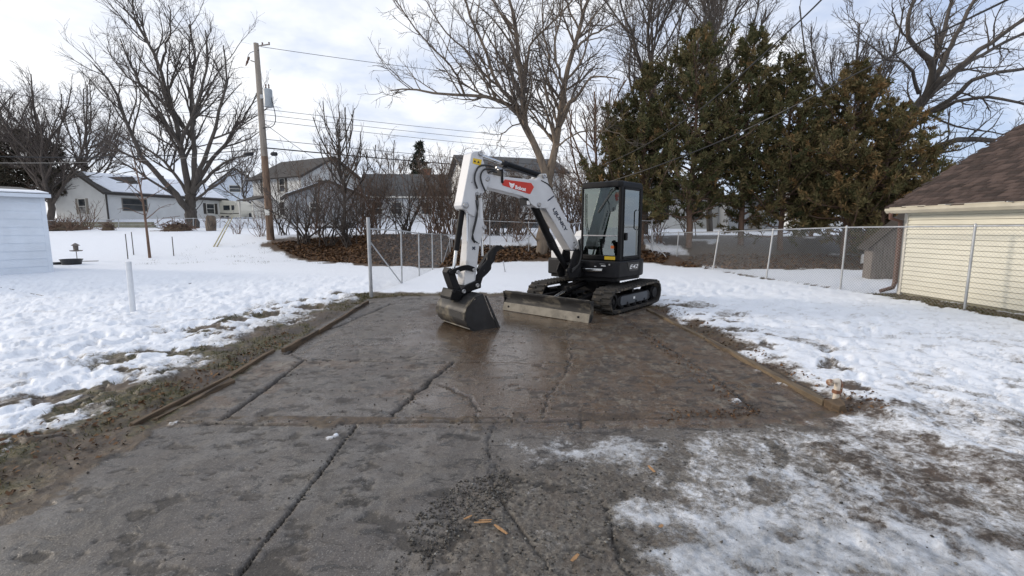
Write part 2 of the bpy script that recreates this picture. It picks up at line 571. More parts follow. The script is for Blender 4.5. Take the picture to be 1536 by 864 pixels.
    # --- footprints in the lawns
    if x.ndim == 2:
        fr_ = np.random.default_rng(404)
        for (x0, y0, x1, y1) in [(-4.2, 4.6, -8.5, 9.5), (-5.6, 4.2, -4.6, 10.2), (-6.5, 6.0, -11, 8.0), (-4.0, 8.5, -9.5, 12.5), (3.6, 5.0, 7.6, 9.5), (4.2, 7.6, 8.3, 6.0), (3.4, 9.5, 6.6, 12.5)]:
            L = math.hypot(x1 - x0, y1 - y0); n = int(L / .36); dx, dy = (x1 - x0) / L, (y1 - y0) / L
            for i in range(n):
                s_ = i * .36 + fr_.normal() * .05; o_ = (.11 if i % 2 else -.11) + fr_.normal() * .05 + .25 * math.sin(i * .35)
                cx, cy = x0 + dx * s_ - dy * o_, y0 + dy * s_ + dx * o_
                r0_, r1_ = np.searchsorted(y[:, 0], [cy - .4, cy + .4])
                if r1_ <= r0_: continue
                X_, Y_ = x[r0_:r1_] - cx, y[r0_:r1_] - cy
                a_ = (X_ * dx + Y_ * dy) / .15; b_ = (-X_ * dy + Y_ * dx) / .065
                q_ = a_ * a_ + b_ * b_
                h[r0_:r1_] += np.where(q_ < 6, -.045 * np.exp(-q_ ** 2) + .012 * np.exp(-(np.sqrt(q_) - 1.5) ** 2 * 6), 0)
    # --- snow
    band_w = np.interp(y, [0, 3, 5, 7.5, 9, 11], [.34, .40, .62, .80, .65, .45])
    dl = -3.2 - x
    pn = fbm(x, y, 2.0, 4, 52) - .5
    sl = sst(dl + pn * 1.5 * band_w, .22 * band_w, .95 * band_w) * (.62 + .38 * sst(dl, .9 * band_w, 2.4 * band_w))
    dr = x - np.interp(y, [0, 4.0, 5, 8, 9.6, 11], [2.8, 2.92, 2.97, 2.9, 2.86, 2.8])
    sr = sst(dr + pn * .7, -.05, .40) * np.interp(y, [0, 3, 5, 9, 12, 20], [.76, .82, .90, 1.0, 1.0, 1.0])
    isl = sst(fbm(x, y, 2.3, 5, 151, .6), .50, .60) * sst(dl, .1, .4) * (1 - sst(dl, 1.0 * band_w * 1.6, 3.4 * band_w + .4))
    sl = sl * (1 - .85 * isl)
    isr = sst(fbm(x, y, 2.9, 5, 161, .6), .54, .64) * sst(dr, .1, .3) * (1 - sst(dr, .6, 2.0))
    sr = sr * (1 - .55 * isr)
    sb = sst(y + pn * .6, 11.1, 11.5)
    snow = np.where(y > 10.9, np.maximum(sb, np.maximum(sl, sr)), np.where(x < 0, sl, sr))
    on = conc > .5
    snow = np.where(on & (y > 3.9), 0, snow)
    snow = np.where((x < 0) & (x > -3.1) & (y < 10.9), snow * .0, snow)
    ice = np.zeros(x.shape)
    # front right patches
    reg = (y < 4.4) & (x > -.4)
    fr = np.where(x > 2.9, snow, 0.0)
    def patch(P, val, soft, seed, icy=0.0, nz=.5):
        nonlocal fr, ice
        d = -sdf(x, y, G2(P)) + (fbm(x, y, 2.6, 4, seed) - .5) * nz
        a = sst(d, -soft * .5, soft)
        fr = fr * (1 - a) + val * a
        ice = np.maximum(ice * (1 - a), icy * a)
    patch([(700, 640), (1140, 628), (1262, 622), (1120, 700), (960, 730), (900, 950), (700, 900), (760, 720)], .27, .2, 101)
    patch([(1000, 660), (1262, 622), (1536, 690), (1700, 760), (1500, 950), (960, 950), (930, 760)], .50, .2, 111)
    patch([(1240, 628), (1536, 690), (1760, 760), (1760, 640), (1400, 610)], .66, .25, 107)
    patch([(745, 662), (810, 652), (930, 648), (1040, 664), (1050, 690), (960, 700), (850, 704), (770, 686)], .54, .2, 102, .45, .45)
    patch([(930, 765), (1010, 742), (1120, 752), (1260, 735), (1400, 760), (1560, 800), (1900, 900), (1900, 1100), (1000, 1000), (960, 850)], .68, .35, 103, .75)
    patch([(1050, 700), (1160, 690), (1300, 715), (1420, 752), (1290, 780), (1130, 752)], .58, .2, 104, .35)
    patch([(1140, 655), (1300, 680), (1536, 755), (1700, 820), (1536, 800), (1400, 755), (1230, 705), (1080, 680)], .46, .08, 105)
    patch([(1130, 604), (1190, 606), (1200, 614), (1150, 614)], .7, .03, 106, 0, .1)
    patch([(1190, 645), (1280, 655), (1300, 672), (1210, 668)], .6, .06, 108, 0, .2)
    sel = sst(x, -.5, -.2) * sst(4.35 - y, 0, .35)
    sel = np.where((x < 2.9) & (y > 4.02), 0, sel)
    snow = snow * (1 - sel) + fr * sel
    # bits of ice left on the joints
    for (u, v, r) in [(492, 657, .05), (504, 652, .035), (262, 634, .05), (1180, 575, .12), (1140, 555, .1), (1110, 603, .10)]:
        q = gp(u, v); d = np.hypot(x - q[0], (y - q[1]))
        snow = np.maximum(snow, np.exp(-(d / r) ** 2) * (fbm(x, y, 30, 3, 9) + .12))
    # leaf litter mound, shade of the cedars, foot of the garage
    mound = G2([(368, 372), (400, 352), (470, 350), (560, 352), (560, 403), (470, 396), (400, 384)])
    mp = [(-13.5, 25.0), (-10.8, 22.4), (-7.8, 20.2), (-5.2, 18.7), (-3.4, 18.1), (3.0, 20.6), (6.0, 18.2), (8.3, 17.3), (16, 17.6), (22, 18), (24, 24), (9, 26), (6.5, 23.5), (3, 22.0), (-2.4, 22.4), (-4.4, 26.5), (-10, 27.0), (-14, 26.6)]
    dm = -sdf(x, y, mp) + (fbm(x, y, .9, 4, 77) - .5) * 2.0
    mo = sst(dm, -.1, .5)
    snow = snow * (1 - mo * np.where(x > 6, .97 - .8 * sst(fbm(x, y, .55, 4, 79), .5, .58) * sst(y, 19.3, 20.3), .93 - .1 * sst(fbm(x, y, 1.2, 3, 78), .5, .6)))
    gfoot = sst(.42 - np.abs(x - 8.95 - .03) + pn * .5, 0, .2) * (y < 11.2)
    snow = snow * (1 - gfoot)
    ff = np.abs(x - np.interp(y, [8.9, 11.8, 14.3, 17.3, 19.7], [8.75, 8.35, 7.83, 7.48, 6.94]))
    fl = sst(.16 - ff + (fbm(x, y, 3, 3, 57) - .62) * .5, 0, .1) * (y > 6) * (y < 19.5)
    snow = snow * (1 - fl * .8)
    # bare specks where the trampled lawn shows through
    sp = sst(fbm(x, y, 5.5, 4, 66), .60, .70) * sst(13 - y, 0, 4)
    snow = snow * (1 - np.where(x < 0, .25, .28) * sp * (snow > .3))
    # --- wet, brown, grass
    wet = .48 + .62 * wzm + (fbm(x, y, 1.3, 4, 44) - .5) * .9
    wet = np.where(x > 0.9, wet - .12 * sst(x, .7, 1.3), wet)
    wet = np.clip(wet, 0, 1) * conc * (1 - grav * .75)
    br = .36 + .75 * sst(x + .3 * (y - 6), -.9, .9) * (y > 3.7) + (fbm(x, y, 1.1, 4, 46) - .5) * .5
    br = np.where((x < -.7) & (y > 3.7), br + .8 * (fbm(x, y, 1.9, 4, 47) > .56) * (y < 5.6), br)
    br = np.clip(np.where(y < 3.7, br * .25 + grav * .55, br), 0, 1)
    br = np.where(conc > .5, br, np.where(mo > .5, np.where(x > 7, .35 * sst(20.5 - y, 0, 2), .9), .12 + .35 * ((x > 2.8) | (y > 9))))
    br = np.clip(br + .45 * wzm * (conc > .5), 0, 1)
    grass = np.where(x < 0, sst(fbm(x, y, 2.2, 3, 48), .38, .58), .35 * sst(fbm(x, y, 2.2, 3, 49), .4, .6))
    grass = np.where(y > 9.3, np.maximum(grass, .7), grass) * (1 - mo)
    grass = np.where(gfoot > .3, .9, grass)
    h = h + .018 * sst(snow, .35, .8) * np.where((x > -.6) & (y < 4.1), .3, 1)
    grass = np.where((x > -3.0) & (x < 2.7) & (y < 9.5), grass * .15, grass)
    strip = sst(.55 - np.abs(y - 37.2 - .02 * x) + (fbm(x, y, .8, 3, 171) - .5) * .8, 0, .3) * (x < -9)
    snow = snow * (1 - .8 * strip)
    ga = np.stack([snow, conc, wet, ci * np.clip(conc + .15, 0, 1)], -1)
    gb = np.stack([grass, br, grav, ice], -1)
    return h, sid, conc, ga, gb
def build_ground():
    ys = [0.5]
    while ys[-1] < 420:
        y = ys[-1]
        ys.append(y + max(.012, y * y / 780))
    ys = np.array(ys)
    ss = np.linspace(-1.55, 1.55, 761)
    ss = np.sign(ss) * (np.abs(ss) / 1.55) ** 1.12 * 1.6
    Y = np.repeat(ys[:, None], len(ss), 1)
    X = ss[None, :] * (Y + .9)
    h, sid, conc, ga, gb = ground_field(X, Y)
    nr, ncx = X.shape
    V = np.stack([X, Y, h], -1).reshape(-1, 3)
    idx = np.arange(nr * ncx).reshape(nr, ncx)
    F = np.stack([idx[:-1, :-1], idx[:-1, 1:], idx[1:, 1:], idx[1:, :-1]], -1).reshape(-1, 4)
    sidv = np.where(conc > .5, sid, -1).ravel()
    fs = sidv[F[:, 0]]
    ga = ga.reshape(-1, 4); gb = gb.reshape(-1, 4)
    def sub(mask, name, parent=None):
        f = F[mask]
        u, inv = np.unique(f, return_inverse=True)
        return np_mesh(name, V[u], inv.reshape(f.shape), M['ground'], parent, smooth=True, cols={'ga': ga[u], 'gb': gb[u]})
    g = sub(fs < 0, 'ground'); g['kind'] = 'structure'
    d = bpy.data.objects.new('driveway', None); C.objects.link(d); d['kind'] = 'structure'; d['_o'] = (0, 0, 0)
    d['label'] = 'cracked wet concrete pad and drive of large slabs'
    for i, (l, P) in enumerate(slab_polys):
        if (fs == i).any():
            s = sub(fs == i, 'slab', d); s['label'] = l
    # the rest of the snowfield out of the picture
    me = MB(); me.add([(-900, -500, -.12), (900, -500, -.12), (900, 1200, -.12), (-900, 1200, -.12)], [(0, 1, 2, 3)])
    o = me.build('snowfield', pmat('plain_snow', (.8, .82, .86), .65, .05, .3, .2, 8)); o['kind'] = 'structure'
build_ground()
# ================================================================== EXCAVATOR
M['ex_white'] = pmat('white_machine_paint', (.55, .555, .57), .38, .06, 3, .05, 60, second=(.40, .37, .33), sfac=.57)
M['ex_cream'] = pmat('white_hood_paint', (.72, .72, .72), .35, .04, 3, .03)
M['ex_black'] = pmat('black_machine_paint', (.009, .009, .010), .45, .25, 5, .08, 80, second=(.024, .022, .02), sfac=.62, spec=.14)
M['ex_dark'] = pmat('dark_grey_casting', (.012, .012, .014), .5, .2, 5, .15, 60, second=(.036, .032, .027), sfac=.58, spec=.2)
M['ex_blue'] = pmat('slate_side_plate', (.075, .085, .10), .5, .2, 5, .1)
M['rubber'] = pmat('muddy_rubber', (.024, .022, .020), .85, .3, 9, .4, 60, second=(.12, .098, .072), sfac=.48)
M['bucket'] = pmat('worn_bucket_steel', (.024, .024, .025), .5, .3, 6, .25, 40, second=(.15, .13, .095), sfac=.475, spec=.35)
M['bucket_side'] = pmat('black_bucket_cheek', (.018, .018, .02), .45, .3, 6, .15, 40, second=(.045, .042, .04), sfac=.60)
M['blade'] = pmat('scuffed_blade_steel', (.018, .018, .019), .6, .3, 5, .25, 30, second=(.10, .09, .074), sfac=.50, stretch=(1, 1, 3), spec=.3)
M['blade_edge'] = pmat('muddy_cutting_edge', (.24, .22, .185), .8, .25, 6, .3, 40, second=(.05, .048, .05), sfac=.55, spec=.2)
M['chrome'] = pmat('chromed_rod', (.62, .63, .64), .18, .05, 5, 0, metal=1)
M['pin'] = pmat('steel_pin', (.38, .38, .39), .35, .1, 5, 0, metal=.8)
M['hose'] = pmat('black_hose', (.013, .013, .014), .45, .1, 5, 0)
M['decal_y'] = pmat('yellow_decal', (.70, .46, .02), .5, .05, 5, 0)
M['decal_r'] = pmat('red_decal', (.52, .035, .02), .4, .08, 4, 0)
M['decal_w'] = pmat('white_lettering', (.82, .82, .82), .5, .02, 5, 0)
M['decal_n'] = pmat('navy_lettering', (.018, .024, .045), .5, .02, 5, 0)
M['decal_k'] = pmat('black_decal', (.012, .012, .014), .35, .1, 5, 0)
M['orange'] = pmat('orange_tag', (.55, .12, .02), .5, .05, 5, 0)
M['seat'] = pmat('black_vinyl', (.018, .018, .02), .6, .1, 5, .1)
M['hivis'] = pmat('lime_cloth', (.42, .52, .06), .8, .1, 8, .1)
M['paper'] = pmat('white_papers', (.75, .75, .74), .7, .03, 8, 0)
def glass_mat(name, tint, rf=.12):
    m, t, b = new_mat(name)
    out = [n for n in t.n if n.type == 'OUTPUT_MATERIAL'][0]
    tr = t.n.new('ShaderNodeBsdfTransparent'); tr.inputs[0].default_value = (*tint, 1)
    gl = t.n.new('ShaderNodeBsdfGlossy'); gl.inputs['Roughness'].default_value = .02
    gl.inputs[0].default_value = (.92, .97, .96, 1)
    fr = t.n.new('ShaderNodeFresnel'); fr.inputs[0].default_value = 1.6
    f2 = t.math('ADD', t.math('MULTIPLY', fr.outputs[0], 1.5), rf, True)
    mx = t.n.new('ShaderNodeMixShader')
    t.set(mx.inputs[0], f2); t.l.new(tr.outputs[0], mx.inputs[1]); t.l.new(gl.outputs[0], mx.inputs[2])
    t.l.new(mx.outputs[0], out.inputs[0])
    return m
M['cab_glass'] = glass_mat('cab_glass', (.30, .42, .36), .10)
M['win_glass'] = pmat('window_glass', (.03, .035, .04), .08, .2, 2, 0, spec=.9)

EX_O = np.array([1.78, 9.90, 0.0])
EF = norm([-.665, -.75, 0]); EL = norm([.75, -.665, 0]); EU = np.array([0, 0, 1.0])
def mf(f, l, z):
    return EX_O + EF * f + EL * l + EU * z
ex = thing('excavator', 'compact white and black tracked excavator with its bucket resting on the wet pad', 'excavator', EX_O)

# ---- tracks
def belt_path(n_arc=10, off=0.0):
    """stadium (f, z) outer line of the belt; front idler a little smaller"""
    pts = []
    rf, rr = .220 + off, .236 + off
    cf, cr = (.86, .254), (-.86, .27)
    for i in range(n_arc + 1):
        a = math.pi / 2 - math.pi * i / n_arc
        pts.append((cf[0] + rf * math.cos(a), cf[1] + rf * math.sin(a)))
    for i in range(n_arc + 1):
        a = -math.pi / 2 - math.pi * i / n_arc
        pts.append((cr[0] + rr * math.cos(a), cr[1] + rr * math.sin(a)))
    return pts
def frame_at(path, s):
    P = np.array(path + [path[0]]); d = np.hypot(*(P[1:] - P[:-1]).T); cum = np.concatenate([[0], np.cumsum(d)])
    s = s % cum[-1]; i = int(np.searchsorted(cum, s, 'right') - 1); i = min(i, len(d) - 1)
    t = (s - cum[i]) / d[i]
    return P[i] + (P[i + 1] - P[i]) * t, norm(P[i + 1] - P[i]), cum[-1]
lug_me = None
def lug_mesh():
    mb = MB()
    # chevron half: local x across the track, y along the belt, z outward
    a = [(-.095, -.024, 0), (.095, -.030, 0), (.095, .026, 0), (-.095, .034, 0)]
    b = [(-.085, -.014, .034), (.088, -.018, .034), (.088, .014, .034), (-.085, .022, .034)]
    mb.add(a + b, [(3, 2, 1, 0), (4, 5, 6, 7), (0, 1, 5, 4), (1, 2, 6, 5), (2, 3, 7, 6), (3, 0, 4, 7)])
    me = bpy.data.meshes.new('tread_lug'); me.from_pydata(mb.v, [], mb.f); me.materials.append(M['rubber'])
    return me
LUG = lug_mesh()
def make_track(lc):
    outer = belt_path(10, 0); inner = belt_path(10, -.04)
    n = len(outer); mb = MB()
    vs = []
    for (po, pi_) in zip(outer, inner):
        for l in (lc - .2, lc + .2):
            vs.append(mf(po[0], l, po[1])); vs.append(mf(pi_[0], l, pi_[1]))
    fs = []
    for i in range(n):
        a = i * 4; b_ = ((i + 1) % n) * 4
        fs += [(a, b_, b_ + 2, a + 2), (a + 1, a + 3, b_ + 3, b_ + 1), (a, a + 1, b_ + 1, b_), (a + 2, b_ + 2, b_ + 3, a + 3)]
    mb.add(vs, fs)
    belt = mb.build('rubber_track', M['rubber'], ex, smooth=40)
    path = belt_path(14, 0.0)
    tot = frame_at(path, 0)[2]; N = 44
    for k in range(N):
        for side in (-1, 1):
            p, tg, _ = frame_at(path, (k + (.25 if side > 0 else .75)) * tot / N)
            nrm = np.array([-tg[1], tg[0]])
            nrm = -nrm if np.dot(nrm, p - np.array([0, .252])) < 0 else nrm
            if abs(p[0]) < .8: nrm = np.array([0, 1.0 if p[1] > .25 else -1.0])
            X = EL * side; Yv = EF * tg[0] + EU * tg[1]; Z = EF * nrm[0] + EU * nrm[1]
            o = bpy.data.objects.new('tread_lug', LUG); C.objects.link(o); o.parent = belt
            q = mf(p[0], lc + side * .100, p[1]) - EX_O - Z * .004
            o.matrix_local = Matrix(((X[0], Yv[0], Z[0], q[0]), (X[1], Yv[1], Z[1], q[1]), (X[2], Yv[2], Z[2], q[2]), (0, 0, 0, 1)))
    # wheels and frame
    mb = MB()
    mb.lathe(mf(.86, lc, .246), EL, [(.02, -.13), (.158, -.13), (.170, -.11), (.170, .11), (.158, .13), (.12, .13), (.11, .10), (.06, .10), (.05, .14), (.01, .14)], 22)
    mb.build('idler_wheel', M['ex_black'], ex, smooth=35)
    mb = MB()
    mb.lathe(mf(-.86, lc, .26), EL, [(.02, -.12), (.135, -.12), (.135, .12), (.12, .13), (.11, .16), (.02, .16)], 22)
    for k in range(15):
        a = 2 * math.pi * k / 15
        dd = EF * math.cos(a) + EU * math.sin(a); ee = -EF * math.sin(a) + EU * math.cos(a)
        mb.obox(mf(-.86, lc, .26) + dd * .156, dd * .028, ee * .02, EL * .03)
    mb.build('sprocket', M['ex_black'], ex, smooth=35)
    for k in range(5):
        mb = MB().lathe(mf(-.52 + k * .26, lc, .102), EL, [(.02, -.14), (.05, -.14), (.062, -.12), (.062, -.06), (.045, -.05), (.045, .05), (.062, .06), (.062, .12), (.05, .14), (.02, .15)], 14)
        mb.build('track_roller', M['ex_black'], ex, smooth=35)
    MB().lathe(mf(.02, lc, .385), EL, [(.02, -.1), (.04, -.1), (.04, .1), (.02, .1)], 12).build('carrier_roller', M['ex_black'], ex, smooth=35)
    mb = MB()
    for l0, l1 in ((lc - .135, lc + .135),):
        prof = [(-.68, .16), (-.62, .125), (.62, .125), (.70, .18), (.72, .28), (.60, .335), (-.60, .335), (-.68, .28)]
        mb.prism([mf(f, l0, z) for f, z in prof], EL * (l1 - l0))
    mb.build('track_frame', M['ex_dark'], ex, bevel=.012)
    s = 1 if lc > 0 else -1
    prof = [(-.50, .145), (.56, .145), (.60, .18), (.60, .30), (.54, .322), (-.50, .322), (-.54, .28), (-.54, .175)]
    pl_ = MB().prism([mf(f, lc + s * .136, z) for f, z in prof], EL * s * .014).build('side_plate', M['ex_blue'], ex, bevel=.006)
    if s > 0:
        MB().obox(mf(.06, lc + .152, .245), EF * .035, EL * .002, EU * .022).build('decal', M['decal_w'], pl_)
        for f in (-.38, -.02, .34):
            MB().lathe(mf(f, lc + .150, .172), EL, [(.02, 0), (.02, .012), (.012, .016)], 8).build('bolt', M['ex_dark'], pl_)
make_track(.79); make_track(-.79)
# ---- lower frame
mb = MB()
mb.prism([mf(f, l, .34) for f, l in [(.42, -.30), (.42, .30), (.25, .42), (-.30, .42), (-.46, .3), (-.46, -.3), (-.3, -.42), (.25, -.42)]], EU * .20)
for sl in (-1, 1):
    for sf in (-1, 1):
        a = mf(sf * .28, sl * .30, .40); b_ = mf(sf * .44, sl * .66, .30)
        mb.tube([a, b_], [.115, .09], 6)
mb.build('lower_frame', M['ex_black'], ex, bevel=.012)
MB().lathe(mf(0, 0, .53), EU, [(.05, 0), (.44, 0), (.44, .05), (.40, .055), (.40, .115), (.05, .115)], 32).build('slew_ring', M['ex_dark'], ex, smooth=35)
# ---- dozer blade
BF = 1.73
prof = [(0.00, .0), (.055, .07), (.03, .14), (.02, .22), (.035, .30), (.075, .375), (.105, .385), (.085, .34), (.05, .27), (.046, .20), (.058, .13), (.085, .07), (.05, .0)]
prof = [(BF + .0 + (a if a < .2 else a), z) for a, z in prof]
mb = MB()
face = [(BF + .055, .15), (BF + .025, .22), (BF + .035, .29), (BF + .075, .365), (BF + .02, .372), (BF - .015, .30), (BF - .02, .22), (BF - .01, .14)]
mb.prism([mf(f, -.99, z) for f, z in face], EL * 1.98)
bl = mb.build('dozer_blade', M['blade'], ex, smooth=50, bevel=.005)
edge = [(BF + .11, .005), (BF + .065, .158), (BF + .045, .155), (BF + .075, .005)]
MB().prism([mf(f, -1.0, z) for f, z in edge], EL * 2.0).build('cutting_edge', M['blade_edge'], bl, bevel=.004)
for sl in (-1, 1):
    MB().prism([mf(f, sl * 1.0, z) for f, z in [(BF + .10, .01), (BF + .05, .2), (BF + .085, .38), (BF - .03, .38), (BF - .03, .10), (BF + .04, .01)]], EL * sl * .014).build('end_plate', M['blade'], bl)
MB().cyl(mf(BF + .045, -.98, .378), mf(BF + .045, .98, .378), .018, 10).build('top_lip', M['blade'], bl, smooth=40)
for sl in (-.86, .78):
    MB().lathe(mf(BF + .088, sl, .085), EF, [(.02, 0), (.02, .012), (.01, .016)], 8).build('edge_bolt', M['ex_dark'], bl)
for sl in (-1, 1):
    mb = MB().obox((mf(.40, sl * .34, .30) + mf(BF - .02, sl * .50, .22)) / 2, (mf(BF - .02, sl * .50, .22) - mf(.40, sl * .34, .30)) / 2, EL * .045, EU * .055)
    mb.build('push_arm', M['ex_black'], ex, bevel=.01)
mb = MB().cyl(mf(.42, 0, .50), mf(1.12, 0, .40), .065, 16)
mb.build('blade_cylinder', M['ex_black'], ex, smooth=35)
MB().obox(mf(.74, 0, .478), (mf(1.12, 0, .44) - mf(.42, 0, .52)) * .40, EL * .085, EU * .03).build('cylinder_guard', M['ex_dark'], ex, bevel=.012)
MB().cyl(mf(1.10, 0, .40), mf(BF - .02, 0, .25), .032, 12).build('blade_rod', M['chrome'], ex, smooth=35)
for sl in (-.09, .09):
    MB().prism([mf(f, sl - .012, z) for f, z in [(BF - .01, .36), (BF - .18, .28), (BF - .18, .2), (BF - .01, .13)]], EL * .024).build('cylinder_lug', M['ex_black'], ex)
# ---- upper structure
def plan(rf, outline, z0, z1, inset=0.0):
    return [mf(f, l, z0) for f, l in outline], EU * (z1 - z0)
def arc(cx, cy, r, a0, a1, n):
    return [(cx + r * math.cos(math.radians(a0 + (a1 - a0) * i / n)), cy + r * math.sin(math.radians(a0 + (a1 - a0) * i / n))) for i in range(n + 1)]
# deck outline (f, l): straight front, round tail
deck = [(.62, -.80), (.70, -.30), (.70, .42), (.66, .80), (.58, .87)] + [(-.20, .90)] + arc(-.12, 0, .92, 100, 260, 18) + [(-.20, -.90), (.5, -.86)]
mb = MB(); p_, v_ = plan(0, deck, .66, .99); mb.prism(p_, v_)
dk = mb.build('lower_body', M['ex_dark'], ex, smooth=35, bevel=.03, seg=3)
MB().prism([mf(f * .93, l * .93, .60) for f, l in deck], EU * .06).build('belly_plate', M['ex_black'], ex, smooth=35)
# rear counterweight band and hood
hood = [(-.30, .80)] + arc(-.10, 0, .86, 112, 248, 18) + [(-.30, -.80)]
mb = MB()
rings = [(.98, 1.0), (1.16, 1.0), (1.34, .985), (1.46, .95), (1.54, .88), (1.57, .76)]
vs = []; n = len(hood)
for z, k in rings:
    vs += [mf(-.30 + (f + .30) * k, l * k, z) for f, l in hood]
fs = [(i * n + j, i * n + (j + 1) % n, (i + 1) * n + (j + 1) % n, (i + 1) * n + j) for i in range(len(rings) - 1) for j in range(n)]
fs += [tuple(range(n)), tuple(range((len(rings) - 1) * n, len(rings) * n))]
mb.add(vs, fs)
hd = mb.build('engine_hood', M['ex_cream'], ex, smooth=40)
# right front hood (fuel tank side)
mb = MB()
rp = [(.52, -.80), (.58, -.30), (.58, -.12), (-.30, -.12), (-.30, -.80)]
vs = []
for z, k in [(.98, 0), (1.22, .0), (1.40, .12), (1.44, .22)]:
    vs += [mf(f - (k if f > 0 else 0), l * (1 - k * .3) , z) for f, l in rp]
n = 5
mb.add(vs, [(i * n + j, i * n + (j + 1) % n, (i + 1) * n + (j + 1) % n, (i + 1) * n + j) for i in range(3) for j in range(n)] + [tuple(range(n)), tuple(range(3 * n, 4 * n))])
mb.build('right_hood', M['ex_cream'], ex, bevel=.02)
# ---- cab
l0, l1, f1, f0 = -.03, .86, .55, -.34
z0, z1 = .995, 2.46
cabp = thing  # cab parts are children of the excavator
def cbox(name, mat, fa, la, za, fb, lb, zb, parent=ex, bevel=.01):
    mb = MB().obox(mf((fa + fb) / 2, (la + lb) / 2, (za + zb) / 2), EF * (fb - fa) / 2, EL * (lb - la) / 2, EU * (zb - za) / 2)
    return mb.build(name, mat, parent, bevel=bevel)
# body shell: frame of pillars and sills as one part
mb = MB()
def add_box(fa, la, za, fb, lb, zb):
    mb.obox(mf((fa + fb) / 2, (la + lb) / 2, (za + zb) / 2), EF * (fb - fa) / 2, EL * (lb - la) / 2, EU * (zb - za) / 2)
pw = .065
add_box(f1 - .09, l0, z0, f1, l0 + pw * .8, z1 - .05)            # right front pillar
add_box(f1 - .10, l1 - .065, z0, f1, l1, z1 - .05)              # left front pillar
add_box(f0, l1 - .07, z0, f0 + .10, l1, z1 - .05)              # rear pillars
add_box(f0, l0, z0, f0 + .10, l0 + .07, z1 - .05)
add_box(f0 + .1, l0 + .002, z0, f1 - .09, l0 + .06, z0 + .45)
add_box(f1 - .05, l0 + pw * .8, z0, f1 - .002, l1 - .065, z0 + .10)    # front sill
add_box(f0 + .1, l1 - .05, z0, f1 - .1, l1 - .002, z0 + .035)          # door sill
add_box(f0 + .002, l0 + .07, z0, f0 + .05, l1 - .07, z0 + .55)
mb.build('cab_frame', M['ex_black'], ex, bevel=.022, seg=3)
# roof with rounded rim
mb = MB()
ro = [(f1 + .03, l0 + .03), (f1 + .03, l1 - .06), (f1 - .03, l1 + .012), (f0 + .05, l1 + .012), (f0 - .03, l1 - .06), (f0 - .03, l0 + .02), (f0 + .05, l0 - .012), (f1 - .03, l0 - .012)]
n = len(ro); vs = []
for z, k in [(z1 - .065, .0), (z1 - .01, .0), (z1 + .035, .03), (z1 + .055, .09)]:
    cf, cl_ = (f1 + f0) / 2, (l0 + l1) / 2
    vs += [mf(f + (cf - f) * k, l + (cl_ - l) * k, z) for f, l in ro]
mb.add(vs, [(i * n + j, i * n + (j + 1) % n, (i + 1) * n + (j + 1) % n, (i + 1) * n + j) for i in range(3) for j in range(n)] + [tuple(range(n)), tuple(range(3 * n, 4 * n))])
mb.build('cab_roof', M['ex_black'], ex, smooth=40, bevel=.01)
# panes
zs = 1.475
cbox('windscreen', M['cab_glass'], f1 - .022, l0 + .052, zs + .012, f1 - .014, l1 - .065, z1 - .06, bevel=0)
cbox('lower_windscreen', M['cab_glass'], f1 - .030, l0 + .052, z0 + .10, f1 - .022, l1 - .065, zs - .012, bevel=0)
cbox('screen_bar', M['pin'], f1 - .035, l0 + .052, zs - .012, f1 - .004, l1 - .065, zs + .012, bevel=.004)
# door: frame with a tall pane, rail and handle
mb = MB()
d0, d1 = f0 + .10, f1 - .10
add_box(d0, l1 - .035, z0 + .035, d0 + .038, l1 + .008, z1 - .065)
add_box(d1 - .038, l1 - .035, z0 + .035, d1, l1 + .008, z1 - .065)
add_box(d0 + .038, l1 - .035, z0 + .035, d1 - .038, l1 + .008, z0 + .085)
add_box(d0 + .038, l1 - .035, z1 - .11, d1 - .038, l1 + .008, z1 - .065)
dr = mb.build('cab_door', M['ex_black'], ex, bevel=.012)
cbox('door_pane', M['cab_glass'], d0 + .036, l1 - .016, z0 + .083, d1 - .036, l1 - .008, z1 - .108, dr, 0)
mb = MB().tube([mf(d0 + .12, l1 + .01, 1.98), mf(d0 + .12, l1 + .05, 1.95), mf(d0 + .12, l1 + .05, 1.62), mf(d0 + .12, l1 + .01, 1.59)], .012, 8)
mb.build('grab_rail', M['ex_black'], dr, smooth=40)
MB().obox(mf(d1 - .10, l1 + .02, 1.46), EF * .035, EL * .015, EU * .075).build('door_handle', M['ex_dark'], dr, bevel=.01)
# rear and right panes
cbox('rear_pane', M['cab_glass'], f0 + .02, l0 + .07, z0 + .55, f0 + .028, l1 - .07, z1 - .10, bevel=0)
cbox('right_pane', M['cab_glass'], f0 + .1, l0 + .02, z0 + .45, f1 - .09, l0 + .028, z1 - .10, bevel=0)
# wiper
MB().tube([mf(f1 + .012, l0 + .10, 2.30), mf(f1 + .015, l0 + .11, 1.75), mf(f1 + .012, l0 + .16, 1.50)], .008, 6).build('wiper', M['hose'], ex)
MB().tube([mf(f1 + .0, l1 - .12, 2.36), mf(f1 + .012, l1 - .22, 2.30), mf(f1 + .012, l1 - .50, 1.92)], .008, 6).build('wiper_arm', M['hose'], ex)
